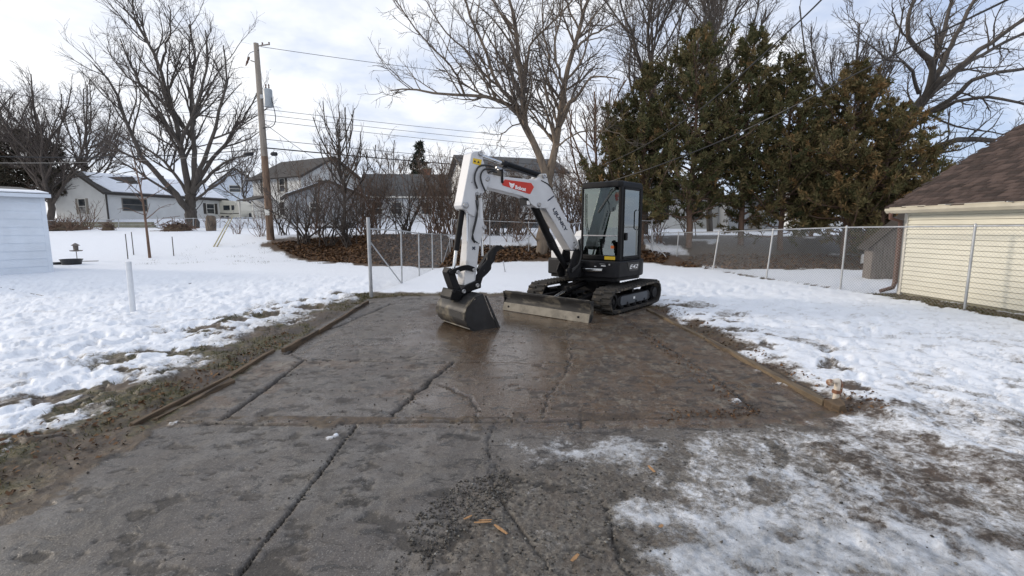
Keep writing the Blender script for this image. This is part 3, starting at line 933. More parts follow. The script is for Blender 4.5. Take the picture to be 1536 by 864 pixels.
# interior
mb = MB().obox(mf(-.02, .42, 1.32), EF * .22, EL * .24, EU * .06)
st = mb.build('operator_seat', M['seat'], ex, bevel=.03)
b2 = MB().prism([mf(f, .19, z) for f, z in [(-.20, 1.34), (-.10, 1.34), (-.17, 1.86), (-.26, 1.86)]], EL * .46).build('backrest', M['seat'], st, bevel=.03)
MB().prism([mf(f, .30, z) for f, z in [(-.24, 1.88), (-.17, 1.88), (-.19, 2.04), (-.26, 2.04)]], EL * .24).build('headrest', M['seat'], st, bevel=.02)
for l in (.12, .74):
    cbox('console', M['seat'], -.18, l - .07, 1.05, .26, l + .07, 1.55, bevel=.02)
    MB().tube([mf(.20, l, 1.55), mf(.24, l, 1.66), mf(.25, l, 1.76)], [.016, .018, .026], 8).build('joystick', M['hose'], ex, smooth=50)
for l in (.34, .50):
    MB().tube([mf(.40, l, 1.03), mf(.44, l, 1.22), mf(.36, l, 1.50)], .012, 8).build('travel_lever', M['pin'], ex)
cbox('display', M['hose'], .30, .58, 1.62, .34, .78, 1.82, bevel=.01)
MB().prism([mf(.22, .62, z) + EF * f for f, z in [(0, 1.50), (.12, 1.50), (.12, 1.60), (0, 1.62)]], EL * .16).build('papers', M['paper'], ex)
MB().prism([mf(f, .21, z) for f, z in [(-.07, 1.55), (-.05, 1.55), (-.11, 1.86), (-.13, 1.86)]], EL * .12).build('safety_vest', M['hivis'], ex, bevel=.008)
cbox('cab_floor', M['hose'], f0 + .05, l0 + .06, z0 + .0, f1 - .05, l1 - .05, z0 + .03, bevel=0)
# decals under the windscreen
cbox('decal', M['decal_y'], f1 - .001, l1 - .33, z0 + .018, f1 + .003, l1 - .10, z0 + .082, bevel=0)
cbox('tag', M['orange'], f1 - .001 + .0, l1 - .20, z0 + .235, f1 + .004, l1 - .13, z0 + .29, bevel=0)
# front skirt of the body with small fittings
for (l, z, w_, h_, m_) in [(.60, .90, .10, .015, 'decal_w'), (.73, .93, .03, .03, 'pin'), (.42, .88, .04, .012, 'decal_w'), (.58, .935, .12, .008, 'pin')]:
    MB().obox(mf(.705, l, z), EF * .004, EL * w_ / 2, EU * h_ / 2).build('fitting', M[m_], dk)
# side model panel: E42
def text_mesh(name, body, mat, org, bx, by, size, parent, ext=.004, shear=0.0, bold=.038):
    cu = bpy.data.curves.new('t', 'FONT'); cu.body = body; cu.size = 1.0; cu.extrude = 0; cu.shear = shear; cu.offset = bold
    cu.resolution_u = 3
    to = bpy.data.objects.new('t', cu); C.objects.link(to)
    dg = bpy.context.evaluated_depsgraph_get()
    me = bpy.data.meshes.new_from_object(to.evaluated_get(dg))
    bpy.data.objects.remove(to); bpy.data.curves.remove(cu)
    co = np.zeros(len(me.vertices) * 3); me.vertices.foreach_get('co', co); co = co.reshape(-1, 3)
    lo, hi = co.min(0), co.max(0)
    org, bx, by = (np.asarray(q, float) for q in (org, bx, by))
    nz = norm(np.cross(bx, by))
    k = size
    U = (co[:, 0] - lo[0]) / (hi[0] - lo[0]); W = (co[:, 1] - lo[1]) / (hi[1] - lo[1])
    P = org + U[:, None] * bx + W[:, None] * by + nz * ext - np.asarray(parent['_o'])
    me.vertices.foreach_set('co', P.ravel()); me.update()
    me.materials.clear(); me.materials.append(mat)
    o = bpy.data.objects.new(name, me); C.objects.link(o); o.parent = parent; o['_o'] = parent['_o']
    return o
side = lambda f, z, e=0: mf(f, .90 + e, z)
# side panel following the flank (straight between f=.58 and -.2)
pn = [(.28, .95), (-.16, .95), (-.19, .90), (-.14, .78), (.20, .78)]
def flank(f, z, e):
    l = np.interp(f, [-.20, .58], [.90, .87]) + e
    return mf(f, l, z)
mp_ = MB().prism([flank(f, z, -.002) for f, z in pn], EL * .008).build('model_panel', M['decal_k'], dk)
text_mesh('lettering', 'E42', M['decal_w'], flank(.20, .825, .007), flank(-.13, .825, .007) - flank(.20, .825, .007), EU * .08, 1, dk, .003, .3, .008)

# ---- boom group: built in the vertical plane of the boom
BP0 = mf(1.0, -.02, 1.0)                      # swing post
BD = norm([-.80, -.60, 0]); BN = norm([.60, -.80, 0])
def bp(u, v, off=0.0):
    """photo point on the boom plane shifted sideways by off towards the viewer"""
    return pl(u, v, BP0 + BN * off, BN)
def plate(name, pix, o0, o1, mat, parent=ex, bevel=.008, seg=2, smooth=None, ref=None):
    """profile read on the face at offset ref (default o1) and given thickness from o0 to o1"""
    ref = o1 if ref is None else ref
    P = [bp(u, v, ref) + BN * (o1 - ref) for u, v in pix]
    return MB().prism(P, -BN * (o1 - o0)).build(name, mat, parent, bevel=bevel, seg=seg, smooth=smooth)
def pin(u, v, off, r, parent, mat='pin', depth=.03, ref=None):
    c = bp(u, v, off if ref is None else ref)
    if ref is not None: c = c + BN * (off - ref)
    return MB().lathe(c - BN * .01, BN, [(.004, 0), (r, 0), (r, depth), (r * .8, depth + .008), (r * .3, depth + .008), (.003, depth + .004)], 16).build('pin', M[mat], parent, smooth=40)
BW = .115
boom_px = [(728, 262), (737, 261.5), (751, 264.5), (793, 269), (803, 269.5), (808, 266), (812, 260.5), (820, 260.5), (823, 274), (830, 290), (850, 329), (861, 351), (868, 364), (869, 371), (862, 377), (856, 375), (819, 313), (806, 312), (797, 306), (793, 298), (784, 294.5), (731, 281), (726, 277), (725, 268)]
boom = plate('boom', boom_px, -BW, BW, M['ex_white'], bevel=.014, seg=3)
# weld step of the knee casting
plate('knee_plate', [(784, 295), (797, 292), (808, 294), (820, 303), (828, 299), (822, 312), (806, 312), (797, 306), (793, 298)], BW, BW + .012, M['ex_white'], boom, .004)
plate('weld_seam', [(831, 293), (832, 294), (824, 301), (820, 311), (818.5, 311), (822, 300)], BW, BW + .006, M['decal_n'], boom, 0)
plate('weld_seam', [(812, 270), (822, 275), (830, 284), (829.5, 285), (821, 276.5), (811.5, 271.2)], BW, BW + .005, M['ex_dark'], boom, 0)
for q in [(800, 300.5), (803, 303.5)]: pin(*q, BW, .012, boom, 'ex_dark', .012)
pin(808, 307, BW + .01, .04, boom); pin(815.5, 264.5, BW, .036, boom); pin(730.3, 268, BW, .05, boom); pin(820, 266, BW, .012, boom, 'ex_dark', .01)
for q in [(861, 364), (863, 368)]: pin(*q, BW, .014, boom, 'ex_dark', .01)
# red decal and lettering
def on(u, v, e=.003): return bp(u, v, BW + e)
plate('red_decal', [(753, 274.6), (757.5, 269.2), (797, 274.6), (801, 280.6), (795.6, 290.8), (793, 290.8), (754, 278)], BW, BW + .004, M['decal_r'], boom, 0)
text_mesh('lettering', 'Bobcat', M['decal_w'], on(772.6, 283.4, .006), on(788.6, 287.0, .006) - on(772.6, 283.4, .006), on(773.2, 277.6, .006) - on(772.6, 283.4, .006), 1, boom, .002)
cat = [(763.6, 273.2), (766.4, 275.0), (769.2, 275.6), (772, 274.8), (771.4, 278), (770.4, 280.2), (768, 282.6), (766, 280.6), (764.8, 278.0)]
plate('cat_head_emblem', cat, BW + .003, BW + .008, M['decal_w'], boom, 0)
for e in [(766.4, 277.6), (769.3, 278.4)]:
    plate('emblem_eye', [(e[0] - .6, e[1] - .3), (e[0] + .6, e[1] - .1), (e[0] + .2, e[1] + .6)], BW + .008, BW + .010, M['decal_r'], boom, 0)
plate('emblem_muzzle', [(767.2, 280), (768.8, 280.3), (767.9, 281.6)], BW + .008, BW + .010, M['decal_r'], boom, 0)
text_mesh('lettering', 'UJUNKY', M['decal_n'], on(827.0, 314.6), on(846.6, 348.6) - on(827.0, 314.6), on(832.2, 311.4) - on(827.0, 314.6), 1, boom, .003)
# lift cylinder under the boom
def bar(name, a, b_, r, mat, parent, off=0.0, n=16, r1=None):
    A, B = bp(*a, off), bp(*b_, off)
    return MB().cyl(A, B, r, n, r1).build(name, M[mat], parent, smooth=35)
lift = bar('lift_cylinder', (801, 309), (829, 369), .072, 'ex_black', ex)
bar('cylinder_rod', (828, 367), (851, 404), .052, 'ex_black', lift)
bar('cylinder_collar', (826, 362.5), (830.5, 372), .084, 'ex_dark', lift)
plate('lamp_housing', [(789, 296), (796, 296.5), (797, 308), (790, 308)], -.10, .10, M['ex_dark'], boom, .01)
plate('lamp_lens', [(790.4, 301), (795, 301.5), (795.3, 307), (790.6, 306.8)], .10, .106, M['paper'], boom, 0)
# arm cylinder on top of the boom
armc = bar('arm_cylinder', (755, 245.5), (810, 264), .058, 'ex_black', ex)
bar('cylinder_rod', (721, 233.5), (756, 245.8), .028, 'chrome', armc)
bar('cylinder_collar', (753, 245), (758.5, 246.8), .066, 'ex_dark', armc)
bar('oil_line', (760, 250.5), (806, 266.5), .012, 'hose', armc, .05, 8)
# ---- dipper arm
AW = .105
up_px = [(707.5, 229.5), (712, 226.8), (721, 226.8), (724, 230), (725, 240), (731, 258), (735.5, 264), (735, 272), (730, 284), (724, 292), (717, 293), (713.6, 290), (714, 296), (714.5, 320), (712, 326), (703.5, 321), (700, 316), (694.5, 313.5), (692, 308), (693.5, 303)]
arm = plate('dipper_arm', up_px, -BW - .005, BW + .02, M['ex_white'], bevel=.014, seg=3)
lo_px = [(702, 312), (717, 300), (718, 330), (719.5, 361), (719, 372), (713.5, 420), (706, 432), (696, 430), (697, 418), (702, 366), (703.5, 330)]
plate('arm_beam', lo_px, -AW, AW, M['ex_white'], arm, .014, 3)
plate('arm_end_boss', [(697, 408), (711, 405), (713, 425), (707, 433), (697, 431)], -AW - .012, AW + .012, M['ex_cream'], arm, .01)
pin(720.4, 230.4, BW + .02, .042, arm); pin(698.3, 307.8, BW + .02, .052, arm); pin(707.7, 273.6, BW + .02, .012, arm, 'pin', .012)
plate('decal', [(710, 237), (723, 239.8), (721, 248.5), (709, 245)], BW + .02, BW + .024, M['decal_y'], arm, 0)
for q in [(712.4, 241.5), (717.8, 242.8)]:
    plate('warning_sign', [(q[0], q[1] - 1.9), (q[0] + 1.8, q[1] + 2.0), (q[0] - 1.9, q[1] + 1.4)], BW + .024, BW + .027, M['decal_k'], arm, 0)
# X shaped mark near the foot of the arm
for a, b_ in [((708.6, 370.4), (712.8, 374.4)), ((712.8, 370.2), (708.6, 374.2))]:
    P, Q = bp(*a, AW + .004), bp(*b_, AW + .004)
    MB().obox((P + Q) / 2, (Q - P) / 2, norm(np.cross(Q - P, BN)) * .010, BN * .003).build('cross_mark', M['decal_n'], arm)
# thumb cylinder on the inner side of the arm
th = bar('thumb_cylinder', (719.5, 297), (722, 338), .04, 'ex_cream', ex, .0)
bar('cylinder_rod', (722, 336), (724, 384), .022, 'chrome', th)
plate('thumb_bracket', [(714, 326), (724.5, 328), (727.5, 339), (725, 350), (720, 366), (711, 362), (709, 345)], -AW - .01, AW + .02, M['ex_white'], arm, .01)
pin(726.2, 341, AW + .02, .035, arm)
for q in [(716, 289.5), (715, 291.5), (722, 291)]: pin(*q, BW + .03, .02, arm, 'pin', .02)
# bucket cylinder along the front of the arm
bc = bar('bucket_cylinder', (694, 309), (684.2, 376), .050, 'ex_black', ex)
bar('cylinder_rod', (684.2, 374), (680.6, 404), .028, 'chrome', bc)
bar('oil_line', (700.5, 314), (701, 362), .012, 'chrome', bc, .09, 8)
# hoses
def hose(pix, off, r=.013, par=None):
    P = catmull([bp(u, v, o) for (u, v), o in zip(pix, off)], 18)
    return MB().tube(P, r, 8).build('hose', M['hose'], par or ex, smooth=60)
hose([(741, 250.5), (732, 248), (720, 249), (713.5, 258), (712, 270), (716, 283)], [BW + .05] * 6, .015)
hose([(743, 255), (735, 253.5), (726, 254.5), (721, 263), (722.5, 274), (728, 287)], [BW + .06] * 6, .015)
hose([(745, 258.5), (738, 257), (732, 259)], [BW + .03] * 3, .015)
hose([(716, 292), (717, 310), (713, 330), (709, 348), (711, 360), (716, 364)], [BW + .05] * 6, .011)
hose([(714, 300), (716, 322), (711, 345), (708, 357), (712, 364)], [BW + .03] * 5, .011)
hose([(806, 316), (815, 336), (826, 352), (836, 372), (846, 392)], [-.06] * 5, .02)
for u, v in [(744, 251), (747, 253.5), (750, 256)]:
    A = bp(u, v, BW - .03); MB().lathe(A, norm(bp(u + 8, v + 2, BW - .03) - A), [(.018, 0), (.022, .02), (.022, .06), (.014, .07), (.014, .12)], 8).build('hose_fitting', M['pin'], ex)
plate('hose_clamp', [(752, 254), (755, 253.5), (755.5, 275), (752.5, 274)], -BW - .01, BW + .02, M['ex_black'], boom, .004)
# ---- bucket linkage, coupler, bucket, thumb
def link_bar(name, pts, hw, o0, o1, mat, par):
    """curved flat bar along pixel points with half width hw (m)"""
    P = catmull([bp(u, v, o1) for u, v in pts], 9)
    T = np.gradient(P, axis=0)
    W = np.array([norm(np.cross(t, BN)) for t in T]) * hw
    top = list(P + W); bot = list(P - W)[::-1]
    e0 = P[-1] + norm(T[-1]) * hw; e1 = P[0] - norm(T[0]) * hw
    return MB().prism(top + [e0] + bot + [e1], -BN * (o1 - o0)).build(name, M[mat], par, bevel=.008)
lk = link_bar('bucket_link', [(674, 408), (684, 406.5), (694, 402.5), (703, 401.5), (711.5, 404.5)], .042, AW + .02, AW + .06, 'ex_black', ex)
link_bar('bucket_link', [(674, 408), (684, 406.5), (694, 402.5), (703, 401.5), (711.5, 404.5)], .042, -AW - .06, -AW - .02, 'ex_black', ex)
tl = link_bar('tilt_lever', [(677, 407), (681, 420), (687, 436)], .06, -.09, .12, 'ex_dark', ex)
pin(686.6, 408.4, AW + .06, .035, lk); pin(711, 405, AW + .06, .034, lk); pin(675.5, 408, AW + .06, .03, lk, 'ex_dark')
cpl = plate('coupler', [(676, 446), (680, 434), (690, 436), (700, 428), (714, 422), (722, 420), (722, 432), (716, 434), (705, 438), (694, 444), (691, 451), (676, 450)], -AW - .07, AW + .07, M['ex_black'], ex, .012)
pin(695.3, 437, AW + .07, .036, cpl); pin(715.6, 428, AW + .07, .036, cpl); pin(680, 437, AW + .07, .03, cpl, 'ex_dark')
th_px = [(709, 431), (711, 421), (718, 410), (724, 399), (731, 390), (733, 380), (739, 371.5), (747, 367.6), (753, 368.4), (758.5, 374), (752, 373.5), (746, 378), (743, 385), (741, 393), (737.5, 397), (737, 404), (731, 411), (724.5, 417), (722, 425), (717, 434)]
tb = plate('thumb', th_px, .02, .075, M['ex_dark'], ex, .008)
plate('thumb_plate', th_px, -.115, -.06, M['ex_dark'], tb, .008)
plate('thumb_web', [(735, 381), (747, 372), (743, 380), (734, 396), (722, 410), (721, 404)], -.06, .02, M['ex_dark'], tb, 0, ref=.075)
pin(726.3, 405.8, .076, .02, tb, 'hose', .004)
# bucket: cheeks and a curved shell between them
W2 = .47
shell = [(712, 446), (704, 457), (699.5, 463), (697.2, 470), (697.4, 480), (700, 487.5), (705, 493), (712, 496.4), (721, 497.6), (734, 496.6), (745, 494.6)]
Pn = [bp(u, v, W2) for u, v in shell]
cheek = [(724.6, 440.6), (727.5, 447), (732.5, 461), (737, 473), (745.5, 487), (749, 493.5), (745, 494.6), (734, 496.6), (721, 497.6), (712, 496.4), (705, 493), (700, 487.5), (697.4, 480), (697.2, 470), (699.5, 463), (704, 457)]
bk = None
for side_, (a, b_) in enumerate([(W2 - .022, W2), (-W2, -W2 + .022)]):
    P = [bp(u, v, W2) + BN * (b_ - W2) for u, v in cheek]
    o = MB().prism(P, -BN * .022).build('bucket_cheek', M['bucket_side'], ex, bevel=.005)
    if side_ == 0:
        P2 = [bp(u, v, W2) for u, v in [(726.5, 443), (729, 443), (750, 491), (746, 492)]]
        MB().prism([p + BN * .012 for p in P2], -BN * .012).build('cheek_rib', M['bucket_side'], o)
cen = np.mean(Pn, axis=0)
inn = []
for i, p in enumerate(Pn):
    a = Pn[max(i - 1, 0)]; b_ = Pn[min(i + 1, len(Pn) - 1)]
    nn = norm(np.cross(b_ - a, BN)); nn = nn if np.dot(nn, cen - p) > 0 else -nn
    inn.append(p + nn * .02)
sh = MB().prism(Pn + inn[::-1], -BN * 2 * W2).build('bucket_shell', M['bucket'], ex, smooth=30)
# top plate from the shell to the mouth with the coupler seat
top = [(712, 446), (724.6, 440.8), (724.8, 443), (713, 448.4)]
MB().prism([bp(u, v, W2 - .001) for u, v in top], -BN * (2 * W2 - .002)).build('bucket_top', M['bucket'], ex)
# wear straps across the back
for (i0, w_) in ((3, .006), (6, .008)):
    p, q = Pn[i0], Pn[i0 + 1]
    nn = norm(np.cross(q - p, BN)); nn = nn if np.dot(nn, p - cen) > 0 else -nn
    MB().prism([p + nn * .001, q + nn * .001, q + nn * w_ * 2, p + nn * w_ * 2], -BN * 2 * W2).build('wear_strip', M['bucket'], sh)
# cutting edge and teeth
lipn = Pn[-1]
for k in range(5):
    o_ = W2 - .06 - k * (2 * W2 - .12) / 4
    a = bp(742, 493.6, W2) + BN * (o_ - W2); b_ = bp(758.5, 494.2, W2) + BN * (o_ - W2)
    MB().prism([a + EU * .03 - BN * .04, a + EU * .03 + BN * .04, b_ + BN * .028, b_ - BN * .028], np.array([0, 0, -.028])).build('bucket_tooth', M['bucket_side'], ex)
# ---- swing post
sw = mf(.93, -.02, 0)
mb = MB().lathe(sw + EU * .62, EU, [(.05, 0), (.15, 0), (.16, .04), (.11, .07), (.11, .26), (.16, .29), (.15, .33), (.05, .33)], 18)
mb.build('swing_post', M['ex_dark'], ex, smooth=35)
for oo in (-.15, .15):
    P = [sw + BD * q[0] + BN * oo + EU * q[1] for q in [(-.12, .66), (.18, .66), (.24, .80), (.17, .94), (.06, 1.20), (-.04, 1.25), (-.12, 1.15), (-.13, .9)]]
    MB().prism(P, BN * .035).build('swing_bracket', M['ex_dark'], ex, bevel=.012)
pin(864.5, 371, .19, .045, ex); pin(852, 406, .19, .05, ex, 'ex_dark')
MB().obox(mf(.76, -.02, .72), EF * .16, EL * .20, EU * .05).build('swing_mount', M['ex_black'], ex, bevel=.012)
MB().obox(mf(.76, -.02, .90), EF * .16, EL * .17, EU * .045).build('swing_mount', M['ex_black'], ex, bevel=.012)
MB().cyl(mf(.74, .12, .80), mf(.76, .62, .82), .035, 12).build('swing_cylinder', M['chrome'], ex, smooth=35)
for k, (o1_, o2_) in enumerate([(.10, .16), (.13, .20), (-.05, .02)]):
    P = catmull([bp(868, 360, .17 + .02 * k), bp(872, 378, .22), bp(868, 396, .24), bp(858, 404 + 2 * k, .2)], 12)
    MB().tube(P, .017, 8).build('hose', M['hose'], ex, smooth=60)
# ================================================================== BUILDINGS
M['siding_cream'] = pmat('cream_siding', (.70, .68, .575), .6, .05, 1.5, .08, 40, second=(.63, .61, .51), sfac=.62)
M['siding_white'] = pmat('white_siding', (.62, .62, .60), .6, .05, 1.2, .06, 30)
M['siding_pale'] = pmat('pale_siding', (.62, .64, .66), .6, .05, 1.2, .06, 30)
M['siding_blue'] = pmat('pale_blue_siding', (.60, .66, .74), .6, .05, 1.2, .06, 30)
M['shed_blue'] = pmat('blue_white_paint', (.68, .73, .79), .6, .06, 1.6, .08, 40, second=(.60, .66, .73), sfac=.6)
M['siding_grey'] = pmat('grey_siding', (.30, .31, .32), .7, .08, 1.2, .06, 30)
M['roof_brown'] = attr_mat('brown_shingle', [(.042, .033, .030), (.066, .049, .044), (.098, .072, .064)], .9)
M['roof_dark'] = pmat('dark_roof', (.05, .045, .042), .9, .25, 3, .3, 20)
M['roof_tan'] = pmat('brown_roof', (.13, .10, .08), .9, .2, 3, .3, 20)
M['roof_grey'] = pmat('grey_roof', (.085, .085, .085), .9, .2, 3, .3, 20)
M['snow_sheet'] = pmat('roof_snow', (.80, .83, .88), .7, .04, 2, .3, 6)
M['trim_cream'] = pmat('cream_trim', (.46, .42, .33), .6, .1, 3, .05)
M['trim_white'] = pmat('white_trim', (.66, .64, .58), .5, .05, 3, .03)
M['trim_dark'] = pmat('dark_trim', (.045, .038, .032), .6, .1, 3, .05)
M['shutter'] = pmat('grey_shutter', (.22, .20, .17), .7, .1, 3, .05)
M['brown_pipe'] = pmat('brown_downspout', (.10, .05, .035), .5, .2, 5, .05, second=(.16, .09, .06), sfac=.6)
M['old_wood'] = pmat('weathered_wood', (.16, .14, .125), .85, .3, 5, .3, 40, stretch=(6, 6, .6), second=(.13, .11, .095), sfac=.56)
M['timber'] = pmat('yellow_timber', (.135, .10, .062), .8, .3, 4, .35, 40, stretch=(5, .7, 5), second=(.07, .052, .036), sfac=.5)
M['dark_board'] = pmat('muddy_board', (.11, .075, .045), .85, .35, 4, .35, 40, stretch=(5, .7, 5), second=(.045, .034, .025), sfac=.5)
M['galv'] = pmat('galvanised_steel', (.42, .43, .44), .42, .12, 6, .04, 60, metal=.6)
M['mesh_wire'] = pmat('galvanised_wire', (.36, .37, .375), .5, .1, 6, 0, metal=.3)
M['block'] = pmat('mossy_block', (.23, .22, .16), .9, .2, 2, .3, 15)
M['brick'] = pmat('chimney_brick', (.25, .12, .08), .9, .2, 4, .2, 20)
M['pole_wood'] = pmat('pole_wood', (.27, .235, .20), .85, .2, 3, .35, 30, stretch=(6, 6, .5), second=(.16, .12, .09), sfac=.56)
M['pole_low'] = pmat('creosoted_wood', (.19, .125, .085), .85, .3, 3, .35, 30, stretch=(6, 6, .5), second=(.07, .045, .03), sfac=.5)
M['grey_paint'] = pmat('grey_enamel', (.33, .36, .38), .4, .06, 3, .02)
M['cable'] = pmat('black_cable', (.012, .012, .014), .6, .1, 3, 0)
M['pale_cable'] = pmat('weathered_cable', (.35, .33, .30), .6, .1, 3, 0)
M['post_white'] = pmat('white_plastic_post', (.68, .70, .72), .55, .06, 8, .04, second=(.5, .5, .5), sfac=.68)
M['rust'] = pmat('rusty_pipe', (.22, .10, .055), .8, .3, 20, .3, 60, second=(.5, .42, .33), sfac=.5)
M['pvc'] = pmat('stained_white_pipe', (.66, .58, .48), .6, .12, 20, .1, 60, second=(.35, .2, .11), sfac=.58)
M['rv'] = pmat('cream_trailer_skin', (.60, .57, .48), .5, .05, 2, .02)
M['plastic_black'] = pmat('black_plastic', (.02, .02, .022), .5, .2, 4, .05)
M['yellow_guard'] = pmat('faded_yellow_guard', (.42, .37, .22), .6, .15, 5, .05)

Z = np.array([0, 0, 1.0])
def window(par, c, r, w_, h_, n, frame='trim_white', shutters=None, bars=1):
    """window in a wall: c centre on the wall, r unit along the wall, n outward normal"""
    c = np.asarray(c, float); t = .07
    mb = MB()
    for s in (-1, 1):
        mb.obox(c + r * s * (w_ / 2 - t / 2) + n * .02, r * t / 2, Z * h_ / 2, n * .03)
        mb.obox(c + Z * s * (h_ / 2 - t / 2) + n * .022, r * (w_ / 2 - t), Z * t / 2, n * .028)
    if bars: mb.obox(c + n * .02, r * (w_ / 2 - t), Z * .025, n * .022)
    fr = mb.build('window', M[frame], par)
    MB().obox(c + n * .004, r * (w_ / 2 - t * .5), Z * (h_ / 2 - t * .5), n * .006).build('pane', M['win_glass'], fr)
    if shutters:
        for s in (-1, 1):
            MB().obox(c + r * s * (w_ / 2 + .2) + n * .02, r * .17, Z * h_ / 2, n * .02).build('shutter', M[shutters], par)
    return fr
def gable_house(name, label, cat, K, a, wa, b, lb, z0, eh, rise, wall, roof, ov=.35, group=None):
    """K: corner on the ground; gable end runs along a for wa, the eaves along b for lb"""
    K = np.array([K[0], K[1], z0], float); a = norm(a); b = norm(b)
    t = thing(name, label, cat, K, group)
    pent = [K, K + a * wa, K + a * wa + Z * eh, K + a * wa / 2 + Z * (eh + rise), K + Z * eh]
    MB().prism([p + b * .0 for p in pent], b * lb).build('wall', M[wall], t)
    sl = math.hypot(wa / 2, rise); th = .14
    ends = []
    for s in (0, 1):
        e = K + Z * (eh + .03) + (a * wa if s else 0)
        top = K + a * wa / 2 + Z * (eh + rise + .03)
        d = norm(top - e)
        e2 = e - d * ov
        up = norm(np.cross(b, d)); up = up if up[2] > 0 else -up
        P = [e2 - b * ov, top - b * ov + d * .0, top + b * (lb + ov), e2 + b * (lb + ov)]
        rf = MB().prism(P, up * th).build('roof', M[roof], t)
        ends.append((rf, e2, top, d, up))
    # barge boards on the gable ends
    for q in (-ov - .03, lb + ov):
        for s in (0, 1):
            rf, e2, top, d, up = ends[s]
            MB().prism([e2 + b * q - up * .10, top + b * q - up * .10, top + b * q + up * (th + .01), e2 + b * q + up * (th + .01)], b * .03).build('barge_board', M['trim_dark'], rf)
    t['_a'] = tuple(a); t['_b'] = tuple(b)
    return t, K, a, b, ends

# ---- white ranch house beyond the alley on the left
Kz = 2.35
C0 = py(163, 328, 48.0)
hb = norm([.33, .944, 0]); ha = norm([-.944, .33, 0])
H1, K, a, b, ends = gable_house('ranch_house', 'white ranch house with snow on its roof behind the alley fence', 'house', C0, ha, 8.4, hb, 13.2, 2.3, 2.75, 2.15, 'siding_white', 'roof_dark', .35)
nb = -a; na = -b
window(H1, K + a * 3.9 + Z * 1.45 + na * .0, a, 1.25, 1.6, na, 'trim_white', 'shutter')
window(H1, K + b * 2.6 + Z * 1.65, b, 2.5, 1.35, nb, 'shutter', None)
window(H1, K + b * 11.2 + Z * 1.55, b, 1.1, 1.3, nb, 'trim_white', 'trim_dark')
MB().obox(K + na * .02 + nb * .02 + Z * 1.35, a * .06, b * .06, Z * 1.35).build('corner_board', M['trim_dark'], H1)
rf, e2, top, d, up = ends[0]
ln = np.linalg.norm(top - e2)
def rp(s, t_): return e2 + b * s + d * t_ * ln + up * .142
for poly in ([(.5, .06), (2.0, .06), (1.6, .95), (.4, .97), (.1, .5)], [(2.0, .06), (13.4, .06), (13.4, .99), (5.2, .99), (4.6, .55), (3.6, .50), (2.6, .62), (1.6, .95)], [(1.6, .95), (2.0, .80), (4.8, .93), (5.2, .99), (1.2, .99)]):
    MB().prism([rp(*q) for q in poly], up * .06).build('snow_cover', M['snow_sheet'], rf)
MB().obox(e2 + b * 6.7 + Z * .02 - d * .05, b * 7.05, -a * .06, Z * .07).build('gutter', M['trim_dark'], H1)
MB().cyl(top + b * 8.6 - Z * .1, top + b * 8.6 + Z * .5, .18, 10).build('roof_vent', M['trim_dark'], rf)
# low block wall below the ranch house
wl = py(70, 344, 45.5); wr = py(236, 341, 44.5)
t = thing('retaining_wall', 'low mossy block wall below the white ranch house', 'wall', (wl + wr) / 2)
dv = wr - wl; dv[2] = 0; nv = norm(np.cross(dv, Z))
for row in range(3):
    for k in range(14):
        c = wl * (1 - (k + .5 + .25 * (row % 2)) / 14.5) + wr * (k + .5 + .25 * (row % 2)) / 14.5
        MB().obox((c[0], c[1], 1.42 + row * .27), dv / 14.5 / 2 * .985, nv * .15, Z * .128).build('block', M['block'], t)
# ---- pale blue gable house far behind
C1_ = py(316, 322, 74)
H2, K, a, b, ends = gable_house('gable_house', 'pale blue gabled house with brown roof behind the travel trailer', 'house', C1_, [.93, .36, 0], 7.6, [-.36, .93, 0], 10, 3.0, 4.6, 3.1, 'siding_blue', 'roof_tan', .3)
window(H2, K + a * 3.6 + Z * 4.6, a, 1.6, 1.1, norm(np.cross(a, Z)), 'trim_white')
window(H2, K + a * 5.2 + Z * 2.0, a, 1.2, 1.4, norm(np.cross(a, Z)), 'trim_white')
# ---- two storey house
C2_ = py(455, 330, 50)
ga_, gb_ = norm([.5, .866, 0]), norm([-.866, .5, 0])
H3, K, a, b, ends = gable_house('two_storey_house', 'two storey cream house with dark gable roof behind the leafless thicket', 'house', C2_, ga_, 8.2, gb_, 8.6, 2.2, 4.75, 2.3, 'siding_white', 'roof_dark', .45)
na = norm(-b); nb = norm(-a)
for s, z in ((3.2, 3.9), (6.2, 3.9)): window(H3, K + b * s + Z * z, b, 1.0, 1.5, nb, 'trim_white', 'trim_dark')
window(H3, K + b * 3.4 + Z * 1.4, b, 1.1, 1.5, nb, 'trim_white')
for s, z in ((2.4, 3.8), (5.6, 3.8)): window(H3, K + a * s + Z * z, a, .95, 1.5, na, 'trim_white')
por = MB().prism([K + b * 5.6 + nb * q[0] + Z * q[1] for q in [(0, 2.9), (2.0, 2.35), (2.0, 2.25), (0, 2.7)]], b * 3.0).build('porch_roof', M['roof_dark'], H3)
for s in (5.8, 8.3): MB().obox(K + b * s + nb * 1.85 + Z * 1.1, b * .08, nb * .08, Z * 1.15).build('porch_post', M['trim_white'], H3)
# garage in front of it
G0 = py(428, 333, 44)
H4, K, a, b, ends = gable_house('detached_garage', 'low grey garage with snow on its roof in front of the two storey house', 'garage', G0, [.86, .5, 0], 6.2, [.5, -.866, 0][:2] + [0], 5.0, 1.95, 2.3, 1.25, 'siding_grey', 'roof_grey', .3)
for rf, e2, top, d, up in ends:
    MB().prism([e2 + b * q + d * r_ + up * .142 for q, r_ in [(0.1, .1), (5.4, .1), (5.4, 3.0), (.1, 3.0)]], up * .05).build('snow_cover', M['snow_sheet'], rf)
window(H4, K + b * 5.003 + a * 2.0 + Z * 1.3, a, .9, .9, b, 'trim_white')
